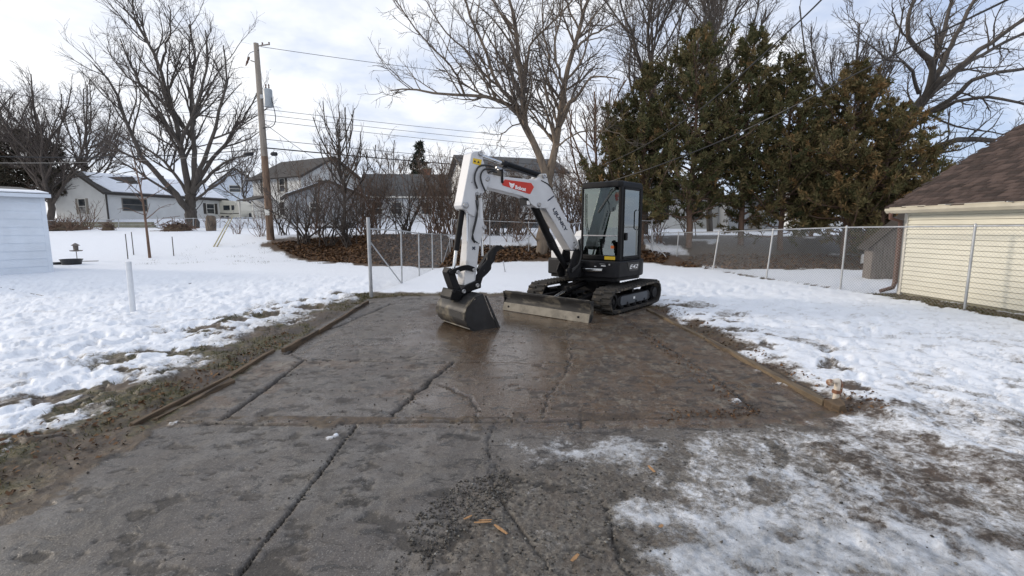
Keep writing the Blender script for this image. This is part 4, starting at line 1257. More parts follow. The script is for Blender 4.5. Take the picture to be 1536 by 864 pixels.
# ---- long grey roofed house in the middle
C3_ = py(572, 334, 50)
H5, K, a, b, ends = gable_house('long_house', 'long low grey roofed house with brick chimney beyond the leaf mound', 'house', py(566, 334, 57), [.05, -1, 0], 8.0, [1, .05, 0], 13.5, 2.2, 2.5, 2.6, 'siding_pale', 'roof_grey', .4)
nf = norm([.05, -1, 0])
F0 = K + a * 8.0
for s in (1.9, 3.9, 7.0, 10.4, 12.2): window(H5, F0 + b * s + Z * 1.35, b, 1.1, 1.3, nf, 'trim_white')
MB().obox(F0 + b * 6.7 + nf * .42 + Z * 2.46, b * 7.1, nf * .05, Z * .09).build('gutter', M['trim_white'], H5)
cpos = K + a * 3.9 + b * 6.6
chm = MB().obox(cpos + Z * 5.0, b * .45, a * .35, Z * .85).build('chimney', M['brick'], H5)
MB().obox(cpos + Z * 5.88, b * .52, a * .42, Z * .06).build('chimney_cap', M['block'], chm)
ext = MB().obox(F0 + b * -1.2 + nf * .6 + Z * .95, b * 1.4, nf * 1.0, Z * .95).build('side_porch', M['siding_pale'], H5)
MB().obox(F0 + b * -1.2 + nf * .7 + Z * 1.97, b * 1.6, nf * 1.2, Z * .07).build('porch_roof', M['roof_grey'], H5)
# ---- pale house behind the double trunk
C4_ = py(826, 336, 47)
H6, K, a, b, ends = gable_house('pale_house', 'tall pale house with grey roof seen behind the double trunk of the maple', 'house', (2.6, 50), [.3, -.95, 0], 7.0, [-.95, -.3, 0], 9.0, 2.3, 4.2, 1.5, 'siding_white', 'roof_grey', .4)
f_a = -b
window(H6, K + a * 4.6 + Z * 3.3, a, 1.1, 1.3, -b, 'trim_white')
window(H6, K + a * 2.0 + Z * 1.4, a, 1.1, 1.3, -b, 'trim_white')
for s in (1.8, 4.6, 7.4): window(H6, K + a * 7 + b * s + Z * 3.2, b, 1.3, 1.2, a, 'trim_white')
# ---- buildings glimpsed under the cedars
K = py(1092, 346, 34)
H7, K, a, b, ends = gable_house('grey_shed', 'low grey shed half hidden under the cedar boughs', 'shed', K, [.2, .98, 0], 5.0, [.98, -.2, 0], 3.6, 1.45, 1.75, .7, 'siding_grey', 'roof_grey', .25)
MB().obox(K + b * 1.8 - a * .02 + Z * .95, b * .45, a * .02, Z * .9).build('door', M['shutter'], H7)
K = py(1196, 352, 42)
H8, K, a, b, ends = gable_house('white_house', 'white house showing between the cedar trunks beyond the chain link fence', 'house', K, [.1, .99, 0], 8.0, [.99, -.1, 0], 12.5, 1.2, 2.7, 2.0, 'siding_white', 'roof_dark', .35)
for s in (1.5, 4.6, 7.5, 10.5): window(H8, K + b * s + Z * 1.4, b, 1.1, 1.3, -a, 'trim_dark')
K = py(962, 350, 38)
H9, K, a, b, ends = gable_house('white_cottage', 'small white cottage showing through the brush behind the cab', 'house', K, [.1, .99, 0], 7.0, [.99, -.1, 0], 6.0, 1.4, 2.5, 1.6, 'siding_white', 'roof_dark', .3)
for s in (1.6, 4.2): window(H9, K + b * s + Z * 1.4, b, 1.0, 1.2, -a, 'trim_dark')

# ---- travel trailer
q = py(322, 327, 60)
rvb = norm([.96, -.28, 0]); rvn = norm([-.28, -.96, 0])
rv = thing('travel_trailer', 'cream travel trailer parked beside the white ranch house', 'trailer', (q[0], q[1], 2.35))
O = np.array([q[0], q[1], 2.35])
prof = [(0, .45), (0, 2.5), (.1, 2.62), (3.1, 2.5), (3.7, 2.15), (4.35, 1.3), (4.4, .9), (4.1, .45)]
MB().prism([O + rvb * s + Z * z for s, z in prof], -rvn * 2.3).build('body', M['rv'], rv, bevel=.05)
for s, w_ in ((2.05, 1.0), (3.05, .45)):
    c = O + rvb * s + Z * 1.65
    f_ = MB().obox(c + rvn * .012, rvb * w_ / 2, Z * .3, rvn * .012).build('window', M['trim_dark'], rv)
    MB().obox(c + rvn * .028, rvb * (w_ / 2 - .05), Z * .25, rvn * .006).build('pane', M['win_glass'], f_)
MB().prism([O + rvb * s + Z * z + rvn * .004 for s, z in [(0, 1.12), (2.2, .95), (4.2, 1.0), (4.2, .9), (2.2, .85), (0, 1.0)]], rvn * .006).build('stripe', M['trim_dark'], rv)
for s in (1.3, 2.1):
    wm = MB().lathe(O + rvb * s + Z * .33 - rvn * .15, rvn, [(.1, 0), (.33, 0), (.33, .2), (.2, .2), (.18, .17), (.02, .17)], 16).build('wheel', M['plastic_black'], rv, smooth=40)
MB().tube([O + rvb * 4.2 + Z * .5 - rvn * .6, O + rvb * 5.2 + Z * .5 - rvn * 1.1], .06, 6).build('hitch', M['plastic_black'], rv)
MB().lathe(O + rvb * 4.75 + Z * .52 - rvn * .9, Z, [(.1, 0), (.15, .05), (.15, .4), (.06, .5)], 12).build('gas_bottle', M['plastic_black'], rv, smooth=40)

# ---- garage on the right
GX, GY = 9.27, 11.0
t = thing('garage', 'cream sided garage with brown shingle roof behind the right fence', 'garage', (GX, GY, 0))
gd = norm([.055, -1, 0]); gn = norm([-1, -.055, 0]); L_ = 9.5
O = np.array([GX, GY, .0])
MB().prism([O - gn * .02 + Z * -.1, O - gn * .02 + gd * L_ + Z * -.1, O - gn * 4 + gd * L_ + Z * -.1, O - gn * 4 - Z * .1], Z * .2).build('foundation', M['block'], t)
# gable end wall facing away, and the long wall core
MB().prism([O - gn * .03 + Z * .08, O - gn * 5.6 + Z * .08, O - gn * 5.6 + Z * 2.2, O - gn * 2.8 + Z * 3.95, O - gn * .03 + Z * 2.2], gd * L_).build('wall', M['siding_cream'], t)
nb_ = 20; zb = .10; ex_ = (2.22 - .10) / nb_
for k in range(nb_):
    z = zb + k * ex_; j = random.uniform(-.002, .002)
    P = [O + gn * (.030 + j) + Z * (z + .009), O + gn * (.008 + j) + Z * (z + ex_ - .001), O + gn * (-.028) + Z * (z + ex_ - .001), O + gn * (-.028) + Z * (z + .009)]
    MB().prism(P, gd * L_).build('siding_board', M['siding_cream'], t)
MB().obox(O + gn * .012 - gd * .045 + Z * 1.15, gn * .03, gd * .045, Z * 1.10).build('corner_board', M['trim_white'], t)
# roof
er = O + gn * .31 + Z * 2.10; sl = norm(np.array([-gn[0] * 1.0, -gn[1] * 1.0, .625])); SLN = 3.75
upn = norm(np.cross(gd, sl)); upn = upn if upn[2] > 0 else -upn
deck_ = MB().prism([er - gd * .20, er - gd * .20 + sl * SLN, er + sl * SLN + gd * (L_ + .3), er + gd * (L_ + .3)], -upn * .06).build('roof', M['trim_dark'], t)
sl2 = np.array([-sl[0], -sl[1], sl[2]])
top_ = er + sl * SLN
MB().prism([top_ - gd * .20, top_ + np.array([-gn[0], -gn[1], -.625]) * 3.2 - gd * .20, top_ + np.array([-gn[0], -gn[1], -.625]) * 3.2 + gd * (L_ + .3), top_ + gd * (L_ + .3)], -upn * .06).build('far_roof', M['trim_dark'], t)
V = []; F = []; T = []
rng = np.random.default_rng(5)
exps = .125
for r in range(30):
    s0 = r * exps - .02
    if s0 > SLN: break
    x = -.36 + (.15 if r % 2 else 0) - .1 * rng.random()
    while x < L_ + .3:
        wd = rng.choice([.12, .17, .22, .28]); lift = rng.choice([.006, .010, .016]) + .004
        p0 = er + gd * max(x, -.34) + sl * s0; p1 = er + gd * (x + wd - .008) + sl * s0
        q0 = p0 + sl * (exps + .05); q1 = p1 + sl * (exps + .05)
        drop = rng.choice([0, 0, .012])
        p0 = p0 - sl * drop; p1 = p1 - sl * drop
        o = len(V)
        V += [p0, p1, q1, q0, p0 + upn * lift, p1 + upn * lift, q1 + upn * .003, q0 + upn * .003]
        F += [(o + 4, o + 5, o + 6, o + 7), (o, o + 1, o + 5, o + 4), (o, o + 4, o + 7, o + 3), (o + 1, o + 2, o + 6, o + 5)]
        c = rng.random(); T += [(c, c, c, 1)] * 8
        x += wd
o = np_mesh('shingles', V, F, M['roof_brown'], t, (GX, GY, 0), cols={'tint': T}); o['kind'] = 'stuff'
MB().prism([er - gd * .21 + upn * .012 - sl * .02, er - gd * .21 - Z * .15 - sl * .02 + upn * .012, er - gd * .21 - Z * .15 + sl * .01 + upn * .012, er - gd * .21 + sl * .01 + upn * .012], gd * (L_ + .6)).build('fascia', M['trim_cream'], t)
MB().prism([O + gn * .29 + Z * 2.035, O + gn * .0 + Z * 2.215, O + gn * .0 + Z * 2.235, O + gn * .29 + Z * 2.055], gd * L_).build('soffit', M['trim_cream'], t)
gt = MB().prism([er - gd * .22 - sl * .02 + gn * q_[0] + Z * q_[1] for q_ in [(.0, -.02), (.0, -.13), (.06, -.13), (.11, -.07), (.11, -.02), (.10, -.02), (.095, -.07), (.055, -.12), (.012, -.12), (.012, -.02)]], gd * (L_ + .6)).build('gutter', M['trim_cream'], t)
for s in (1.25, 2.4, 4.6, 6.5):
    MB().obox(er + gd * s + gn * .06 + Z * .0, gn * .07, gd * .012, Z * .008).build('gutter_strap', M['galv'], gt)
dp = [er - gd * .12 + gn * .05 - Z * .12, er - gd * .12 + gn * .05 - Z * .25, O + gn * .10 - gd * .12 + Z * 1.78, O + gn * .09 - gd * .12 + Z * 1.5, O + gn * .09 - gd * .11 + Z * .32, O + gn * .12 - gd * .12 + Z * .2, O + gn * .35 - gd * .22 + Z * .10]
MB().tube(dp, [.045, .045, .05, .05, .05, .05, .045], 8).build('downspout', M['brown_pipe'], t, smooth=50)
# ---- weathered lean-to beside it
A0 = gp(1308, 421); A1 = gp(1347, 424)
A0 = np.array([9.95, 14.0, 0.02]); 
A0 = gp(1306, 420.5, .03); A1 = A0 + np.array([1.5, -.35, 0])
t = thing('wooden_lean_to', 'weathered grey wooden lean to shed behind the garage corner', 'shed', A0)
dv = A1 - A0; ln = np.linalg.norm(dv); du = dv / ln; dn = norm(np.cross(du, Z))
npk = 12
for k in range(npk):
    s0, s1 = ln * k / npk + .004, ln * (k + 1) / npk - .004
    h0, h1 = 1.15 + 1.0 * s0, 1.15 + 1.0 * s1
    o_ = random.uniform(0, .012)
    MB().prism([A0 + du * s0 + dn * o_, A0 + du * s1 + dn * o_, A0 + du * s1 + Z * h1 + dn * o_, A0 + du * s0 + Z * h0 + dn * o_], -dn * .03).build('plank', M['old_wood'], t)
MB().prism([A0 - du * .02 + dn * .0, A0 - du * .02 + Z * 1.12, A0 - du * .02 - dn * .5 + Z * 1.12, A0 - du * .02 - dn * .5], du * .03).build('side_wall', M['old_wood'], t)
MB().prism([A0 - du * .18 + Z * .98 + dn * .10, A0 + du * ln + Z * (1.16 + ln) + dn * .10, A0 + du * ln + Z * (1.10 + ln) + dn * .10, A0 - du * .18 + Z * .92 + dn * .10], -dn * .7).build('roof', M['trim_dark'], t)
# ---- blue white shed on the left
S0 = gp(80.5, 411); S1 = S0 + norm(gp(0, 416) - S0) * 5.0
sd = norm(S1 - S0); sn = norm(np.cross(Z, sd)); sn = sn if sn[1] < 0 else -sn
ztop = 2.72
t = thing('garden_shed', 'pale blue painted shed with snowy roof at the left edge', 'shed', S0)
MB().prism([S0 - sn * .03, S1 - sn * .03, S1 - sn * 3.2, S0 - sn * 3.2], Z * ztop).build('wall', M['shed_blue'], t)
for k in range(10):
    z = .03 + k * .268
    P = [S0 + sn * .024 + Z * z, S0 + sn * .002 + Z * (z + .275), S0 - sn * .02 + Z * (z + .275), S0 - sn * .02 + Z * z]
    MB().prism(P, sd * 5).build('siding_board', M['shed_blue'], t)
MB().obox(S0 + sn * .012 + sd * .05 + Z * 1.36, sd * .06, sn * .018, Z * 1.35).build('corner_board', M['shed_blue'], t)
rr = MB().prism([S0 - sd * .12 + sn * .22 + Z * (ztop - .06), S0 - sd * .12 - sn * 3.2 + Z * (ztop + .32), S1 - sn * 3.2 + Z * (ztop + .32), S1 + sn * .22 + Z * (ztop - .06)], Z * .10).build('roof', M['roof_grey'], t)
MB().prism([S0 - sd * .10 + sn * .20 + Z * (ztop + .045), S0 - sd * .10 - sn * .9 + Z * (ztop + .165), S1 - sn * .55 + Z * (ztop + .125), S1 + sn * .20 + Z * (ztop + .045)], Z * .05).build('snow_cover', M['snow_sheet'], rr, bevel=.02)
MB().prism([S0 - sd * .13 + sn * .225 + Z * (ztop - .09), S0 - sd * .13 + sn * .245 + Z * (ztop - .09), S1 + sn * .245 + Z * (ztop - .09), S1 + sn * .225 + Z * (ztop - .09)], Z * .12).build('fascia', M['shed_blue'], t)

# ================================================================== FENCES
def tubes_np(P, R, sides):
    """P (n,k,3), R (n,k) -> verts, quads"""
    P = np.asarray(P, float); n, k, _ = P.shape
    T = np.gradient(P, axis=1) if k > 1 else P * 0
    T /= np.linalg.norm(T, axis=2, keepdims=True) + 1e-12
    ref = np.zeros((n, 1, 3)); ref[..., 0] = .31; ref[..., 1] = .22; ref[..., 2] = .92
    m0 = np.abs((T[:, :1] * ref).sum(2, keepdims=True)) > .93
    ref = np.where(m0, np.array([.9, -.4, .1]), ref)
    U = np.cross(T, np.broadcast_to(ref, T.shape)); U /= np.linalg.norm(U, axis=2, keepdims=True) + 1e-12
    W = np.cross(T, U)
    ang = np.arange(sides) * 2 * np.pi / sides
    V = P[:, :, None] + R[:, :, None, None] * (np.cos(ang)[None, None, :, None] * U[:, :, None] + np.sin(ang)[None, None, :, None] * W[:, :, None])
    idx = np.arange(n * k * sides).reshape(n, k, sides)
    a = idx[:, :-1]; b_ = idx[:, 1:]
    F = np.stack([a, np.roll(a, -1, 2), np.roll(b_, -1, 2), b_], -1).reshape(-1, 4)
    return V.reshape(-1, 3), F
def chain_link(parent, spans, pitch=.0325, r=.0031, vstep=.034):
    """spans: list of (bottom0, top0, bottom1, top1)"""
    Vs = []; Fs = []; o = 0
    for b0, t0, b1, t1 in spans:
        b0, t0, b1, t1 = (np.asarray(q, float) for q in (b0, t0, b1, t1))
        L = np.linalg.norm(b1 - b0); Hh = np.linalg.norm(t0 - b0)
        n = max(2, int(L / pitch)); k = max(3, int(Hh / vstep))
        nn = norm(np.cross(b1 - b0, t0 - b0))
        S = np.arange(n)[:, None]; J = np.arange(k + 1)[None, :]
        s = (S + ((J + S) % 2)) / n; tt = J / k
        s = np.clip(s, 0, 1)
        P = (b0 * (1 - s[..., None]) + b1 * s[..., None]) * (1 - tt[..., None]) + (t0 * (1 - s[..., None]) + t1 * s[..., None]) * tt[..., None]
        P = P + nn * (((J + S) % 2) * 2 - 1)[..., None] * r
        V, F = tubes_np(P, np.full(P.shape[:2], r), 3)
        Vs.append(V); Fs.append(F + o); o += len(V)
    ob = np_mesh('wire_mesh', np.vstack(Vs), np.vstack(Fs), M['mesh_wire'], parent, parent['_o'])
    ob['kind'] = 'stuff'
    return ob
def fence(name, label, posts, rail=True, cap=True, pr=.024, rr=.017, mesh=True, pitch=.04, r=.0024, group=None, top_over=.02):
    t = thing(name, label, 'fence', posts[0][0], group)
    for i, (b0, t0) in enumerate(posts):
        b0, t0 = np.asarray(b0, float), np.asarray(t0, float)
        d = norm(t0 - b0)
        p = MB().cyl(b0 - d * .1, t0 + d * top_over, pr, 10).build('post', M['galv'], t, smooth=40)
        if cap: MB().lathe(t0 + d * top_over, d, [(pr * 1.15, -.03), (pr * 1.15, 0), (pr * .8, .02), (.003, .03)], 10).build('cap', M['galv'], p, smooth=50)
    if rail:
        for (b0, t0), (b1, t1) in zip(posts[:-1], posts[1:]):
            MB().cyl(t0, t1, rr, 8).build('top_rail', M['galv'], t, smooth=40)
    if mesh:
        chain_link(t, [(b0 + (t0 - b0) * .02, t0, b1 + (t1 - b1) * .02, t1) for (b0, t0), (b1, t1) in zip(posts[:-1], posts[1:])], pitch, r)
    return t
def post_px(ub, vb, ut, vt, z=0.0):
    b0 = gp(ub, vb, z)
    return b0, py(ut, vt, b0[1])
PF = post_px(1446, 469, 1463, 339); PE = post_px(1260, 438, 1270, 341); PD = post_px(1149, 421, 1160, 344.5)
PC = post_px(1069, 407, 1079, 347.5); PB = post_px(1014, 399, 1018, 349); PA = post_px(979, 388, 979, 349, .28)
PG = (PF[0] + (PF[0] - PE[0]) * 1.05, PF[1] + (PF[1] - PE[1]) * 1.05)
PH = (PG[0] + (PF[0] - PE[0]) * .95, PG[1] + (PF[1] - PE[1]) * .95)
fr_ = fence('chain_link_fence', 'tall galvanised chain link fence with leaning posts along the right of the yard', [PH, PG, PF, PE, PD, PC, PB, PA])
MB().cyl(gp(1011, 400.5), PA[0] + (PA[1] - PA[0]) * .72, .016, 8).build('brace', M['galv'], fr_, smooth=40)
# back corner run hidden behind the machine
q1 = post_px(557, 446.5, 552, 326); q2 = post_px(603, 428.5, 601.5, 346); q3 = post_px(629, 417.5, 628, 350); q4 = post_px(649, 407.5, 648, 351); q5 = post_px(663, 400.5, 661.5, 351.5); q6 = post_px(676, 395, 674.5, 352)
q1s = (q1[0], q1[0] + (q1[1] - q1[0]) * .86)
fl_ = fence('chain_link_fence', 'short chain link fence run from the tall grey post back towards the leaf mound', [q1s, q2, q3, q4, q5, q6], pr=.022, r=.0016)
MB().cyl(q1[0] - Z * .1, q1[1], .042, 12).build('corner_post', M['galv'], fl_, smooth=40)
MB().cyl(q2[0] + Z * .05, q1[0] + (q1[1] - q1[0]) * .72, .016, 8).build('brace', M['galv'], fl_, smooth=40)
MB().cyl(q5[0] + Z * .05, q6[0] + (q6[1] - q6[0]) * .8, .014, 8).build('brace', M['galv'], fl_, smooth=40)
# fence across the back, behind the machine
back = []
for x in np.linspace(q6[0][0], PA[0][0], 6):
    y = np.interp(x, [q6[0][0], PA[0][0]], [q6[0][1] + .6, PA[0][1] + .3]); z = hz1(x, y)
    back.append((np.array([x, y, z]), np.array([x, y, z + 1.35])))
fence('chain_link_fence', 'low wire fence crossing the brush behind the excavator', back, pr=.02, rr=.014, pitch=.05, r=.0016)
# alley fence on the left
al = []
for u, vb, vt in [(62, 346, 331), (120, 345.5, 330), (178, 345, 329), (236, 344, 328), (290, 342, 327.5), (330, 340, 327), (372, 338, 326), (404, 337, 326)]:
    b0 = py(u, vb, 38.5); al.append((b0, py(u, vt, 38.5)))
fence('chain_link_fence', 'low chain link fence along the alley in front of the white ranch house', al, pr=.03, rr=.022, pitch=.11, r=.004)
# ================================================================== UTILITY POLE AND WIRES
PY = 26.0
pb = py(406, 356, PY); pt = py(384, 65, PY); pb[2] = hz1(pb[0], PY) - .2
t = thing('utility_pole', 'tall wooden utility pole carrying a grey transformer beside the leaf mound', 'utility pole', pb)
pv_ = lambda v: pt + (pb - pt) * ((v - 65) / (356 - 65.))
MB().tube([pv_(65), pv_(140), pv_(225)], [.125, .15, .175], 14).build('shaft', M['pole_wood'], t, smooth=50)
MB().tube([pv_(225), pv_(290), pv_(330), pv_(358)], [.175, .185, .195, .21], 14).build('shaft_butt', M['pole_low'], t, smooth=50)
tr = MB().lathe(pv_(155) + np.array([.50, -.15, 0]), Z, [(.1, 0), (.21, 0), (.22, .05), (.22, .86), (.20, .9), (.05, .95)], 18).build('transformer', M['grey_paint'], t, smooth=40)
MB().obox(pv_(140) + np.array([.22, -.07, 0]), (.16, -.02, 0), (.02, .08, 0), (0, 0, .10)).build('mount', M['galv'], tr)
for dx in (.42, .58): MB().lathe(pv_(128) + np.array([dx, -.15, -.02]), Z, [(.03, 0), (.045, .04), (.025, .08), (.04, .12), (.02, .22)], 8).build('bushing', M['brown_pipe'], tr, smooth=50)
MB().cyl(pv_(69), pv_(69) + np.array([.75, -.1, .06]), .035, 8).build('top_arm', M['pole_wood'], t)
for q in (.35, .72): MB().lathe(pv_(69) + np.array([q, -.1 * q, .03]), Z, [(.02, 0), (.05, .03), (.03, .08), (.05, .12), (.01, .16)], 8).build('insulator', M['brown_pipe'], t, smooth=50)
MB().tube([pv_(92), pv_(92) + np.array([-.35, 0, .12])], .03, 6).build('side_arm', M['pole_wood'], t)
MB().lathe(pv_(92) + np.array([-.45, 0, .22]), norm([-.5, 0, -1]), [(.03, -.1), (.06, 0), (.045, .12), (.06, .2), (.02, .42)], 8).build('cutout', M['brown_pipe'], t, smooth=50)
MB().tube(catmull([pv_(75) + np.array([.2, -.1, 0]), pv_(82) + np.array([-.4, 0, .1]), pv_(95) + np.array([-.6, 0, 0])], 8), .014, 6).build('jumper', M['cable'], t)
MB().tube(catmull([pv_(150) + np.array([.7, -.2, .3]), pv_(170) + np.array([.85, -.2, 0]), pv_(182) + np.array([.6, -.1, 0]), pv_(185) + np.array([.1, -.15, 0])], 10), .02, 6).build('jumper', M['cable'], t)
MB().obox(pv_(308) + np.array([.02, -.21, 0]), (.12, 0, 0), (0, .02, 0), (0, 0, .16)).build('tag', M['trim_white'], t)
for du_, w_ in ((-.75, .55), (.62, .38)):
    MB().lathe(pv_(223) + np.array([du_ - w_ / 2, -.2, .02]), norm([1, 0, .02]), [(.03, 0), (.10, .08), (.11, w_ * .5), (.10, w_ * .9), (.03, w_)], 10).build('splice_case', M['cable'], t, smooth=50)
def wire(name, label, pts, r, mat='cable', group=None, sag=0.0, n=24):
    pts = [np.asarray(p, float) for p in pts]
    if len(pts) == 2:
        P = []
        for i in range(n):
            s = i / (n - 1); p = pts[0] * (1 - s) + pts[1] * s
            P.append(p - Z * sag * 4 * s * (1 - s))
    else: P = catmull(pts, n)
    o = MB().tube(P, r, 5).build(name, M[mat], None, origin=pts[0], smooth=60)
    return tag(o, label, 'cable', group)
gw = 'wires strung from the utility pole'
wr_ = [('top wire running right from the tip of the utility pole', (391, 70), (1000, 128, 45), .014, .5),
       ('upper of the three thin wires right of the transformer', (397, 164), (1100, 222, 60), .013, .5),
       ('middle of the three thin wires right of the transformer', (397, 172), (1100, 232, 60), .013, .5),
       ('lowest of the three thin wires right of the transformer', (397, 181), (1100, 240, 60), .013, .5),
       ('thin wire above the thick telephone cable right of the pole', (399, 209), (1100, 262, 60), .016, .4),
       ('thick telephone cable running right from the pole splice case', (400, 222), (1100, 268, 60), .034, .4),
       ('service wire dropping from the pole to the two storey house', (398, 186), (520, 262, 52), .016, .3)]
for lab, p0, p1, r_, sg in wr_:
    wire('overhead_wire', lab, [py(*p0, PY), py(p1[0], p1[1], p1[2])], r_, 'cable', gw, sg)
for lab, p0, p1, r_, sg in [('upper dark wire entering at the left edge towards the pole', (393, 172), (-60, 128, 20), .011, .3),
                           ('thick black cable left of the pole splice case', (394, 223), (-80, 232, 19), .022, .25),
                           ('pale lower wire at the left crossing the ranch house tree', (394, 226), (-80, 243, 19), .009, .25)]:
    wire('overhead_wire', lab, [py(*p0, PY), py(p1[0], p1[1], p1[2])], r_, 'pale_cable' if 'pale' in lab else 'cable', gw, sg)
wire('service_cable', 'thick black service cable crossing the cedars from the upper right corner', [py(1620, -55, 7), py(1510, 0, 8.5), py(1293, 106, 12), py(1195, 157, 14), py(1082, 211, 16), py(971, 254, 17.5), py(890, 280, 20)], .020, n=40)
wire('service_cable', 'black cable curving down the front of the cedars from the top edge', [py(1290, -70, 7.5), py(1232, 0, 8.5), py(1138, 88, 11), py(1064, 153, 13.5), py(1013, 190, 15.5), py(960, 222, 17.5), py(900, 250, 20)], .015, n=40)
# ================================================================== TREES
def bark_mat(name, c1, c2, tint=None):
    return pmat(name, c1, .9, .25, 2.5, .5, 26, second=c2, sfac=.5, stretch=(3, 3, .8), bdist=.012)
M['bark_maple'] = bark_mat('maple_bark', (.17, .132, .098), (.075, .060, .050))
M['bark_grey'] = bark_mat('grey_bark', (.080, .068, .058), (.045, .038, .033))
M['bark_dark'] = bark_mat('dark_bark', (.075, .060, .050), (.040, .033, .028))
M['bark_red'] = bark_mat('reddish_bark', (.16, .10, .07), (.08, .055, .042))
M['twig_grey'] = pmat('grey_twigs', (.095, .078, .066), .9, .2, 1, 0)
M['twig_brown'] = pmat('brown_twigs', (.12, .082, .058), .9, .25, 1, 0)
M['twig_dark'] = pmat('dark_twigs', (.080, .064, .055), .9, .25, 1, 0)
M['cedar'] = attr_mat('cedar_foliage', [(.046, .054, .022), (.092, .088, .036), (.155, .122, .055), (.26, .155, .065)], .8)
M['spruce'] = attr_mat('spruce_needles', [(.016, .026, .018), (.030, .042, .026), (.05, .055, .03)], .8)
M['pine_dull'] = attr_mat('dull_pine_needles', [(.030, .028, .020), (.05, .044, .03), (.075, .06, .04)], .85)

def sprout(P, R, rng, dens, lf, ang, up=0.0, wander=.25, k=5, rmin=.008, rr=.6, t0=.25, minlen=.15, maxn=4000, taper=.45, lmax=9.9, lmin=0.0, out=0.0):
    """children of many branches at once: P (n,k,3), R (n,k)"""
    seg = np.linalg.norm(np.diff(P, axis=1), axis=2); L = seg.sum(1)
    cnt = np.maximum(1, (L * dens * (.7 + .6 * rng.random(len(L))))).astype(int)
    idx = np.repeat(np.arange(len(L)), cnt)
    if len(idx) > maxn: idx = rng.choice(idx, maxn, replace=False)
    n = len(idx); kk = P.shape[1]
    t = t0 + (1 - t0) * rng.random(n) ** .9
    f = t * (kk - 1); i = np.minimum(f.astype(int), kk - 2); fr = (f - i)[:, None]
    p0 = P[idx, i] * (1 - fr) + P[idx, i + 1] * fr
    r0 = R[idx, i] * (1 - fr[:, 0]) + R[idx, i + 1] * fr[:, 0]
    tg = P[idx, i + 1] - P[idx, i]; tg /= np.linalg.norm(tg, axis=1, keepdims=True) + 1e-9
    rv = rng.normal(size=(n, 3)); rv -= tg * (rv * tg).sum(1, keepdims=True); rv /= np.linalg.norm(rv, axis=1, keepdims=True) + 1e-9
    a = np.radians(rng.uniform(ang[0], ang[1], n))[:, None]
    d = tg * np.cos(a) + rv * np.sin(a); d[:, 2] += up * .6
    d /= np.linalg.norm(d, axis=1, keepdims=True)
    ln = np.clip(L[idx] * lf * (1.15 - .7 * t) * rng.uniform(.6, 1.25, n), np.maximum(minlen, lmin), lmax)
    pts = [p0]; st = (ln / (k - 1))[:, None]
    for j in range(k - 1):
        d = d + rng.normal(size=(n, 3)) * wander * .5; d[:, 2] += up * .35
        d /= np.linalg.norm(d, axis=1, keepdims=True)
        pts.append(pts[-1] + d * st)
    P2 = np.stack(pts, 1)
    rb = np.maximum(rmin, np.minimum(r0 * rr, ln * .02 + .004))
    R2 = rb[:, None] * np.linspace(1, taper, k)[None, :]
    return P2, np.maximum(R2, rmin * .75)
def limb(pix, y0, dy, r0, r1, k=12, rng=None, jit=.02):
    """main limb through photo points; depth goes from y0 to y0+dy"""
    n = len(pix)
    P = np.array([py(u, v, y0 + dy * i / (n - 1)) for i, (u, v) in enumerate(pix)])
    Q = catmull(P, k)
    if rng is not None:
        Q[1:-1] += rng.normal(size=(k - 2, 3)) * jit
    return Q, np.linspace(r0, r1, k)
def mesh_branches(name, sets, mat, parent, kind=None):
    Vs, Fs, o = [], [], 0
    for P, R, s in sets:
        if len(P) == 0: continue
        V, F = tubes_np(P, R, s); Vs.append(V); Fs.append(F + o); o += len(V)
    ob = np_mesh(name, np.vstack(Vs), np.vstack(Fs), mat, parent, parent['_o'], smooth=True)
    if kind: ob['kind'] = kind
    return ob
def stackl(limbs):
    return np.stack([p for p, r in limbs]), np.stack([r for p, r in limbs])
def bare_tree(name, label, base, limbs, bark, twig, seed, levels, group=None, sides=9, flare=None):
    """limbs: hand placed main limbs; levels: sprout settings for each finer order"""
    rng = np.random.default_rng(seed)
    t = thing(name, label, 'tree', base, group)
    P, R = stackl(limbs)
    if flare:
        f = np.array(base)
        V = [(f + Z * z, r) for z, r in flare]
    mesh_branches('trunk', [(P, R, sides)], M[bark], t)
    sets = []
    allP, allR = P, R
    for li, kw in enumerate(levels):
        src = kw.pop('src', 'prev')
        if src == 'prev': sp, sr = allP, allR
        P2, R2 = sprout(sp, sr, rng, **kw)
        sets.append((P2, R2, 5 if li == 0 else (4 if li == 1 else 3)))
        allP, allR = P2, R2
        kw['src'] = src
    mesh_branches('limbs', sets[:1], M[bark], t, 'stuff')
    mesh_branches('twigs', sets[1:], M[twig], t, 'stuff')
    return t
rng0 = np.random.default_rng(11)
LV = lambda a, b, c=None, d=None: [dict(q) for q in (a, b, c, d) if q]

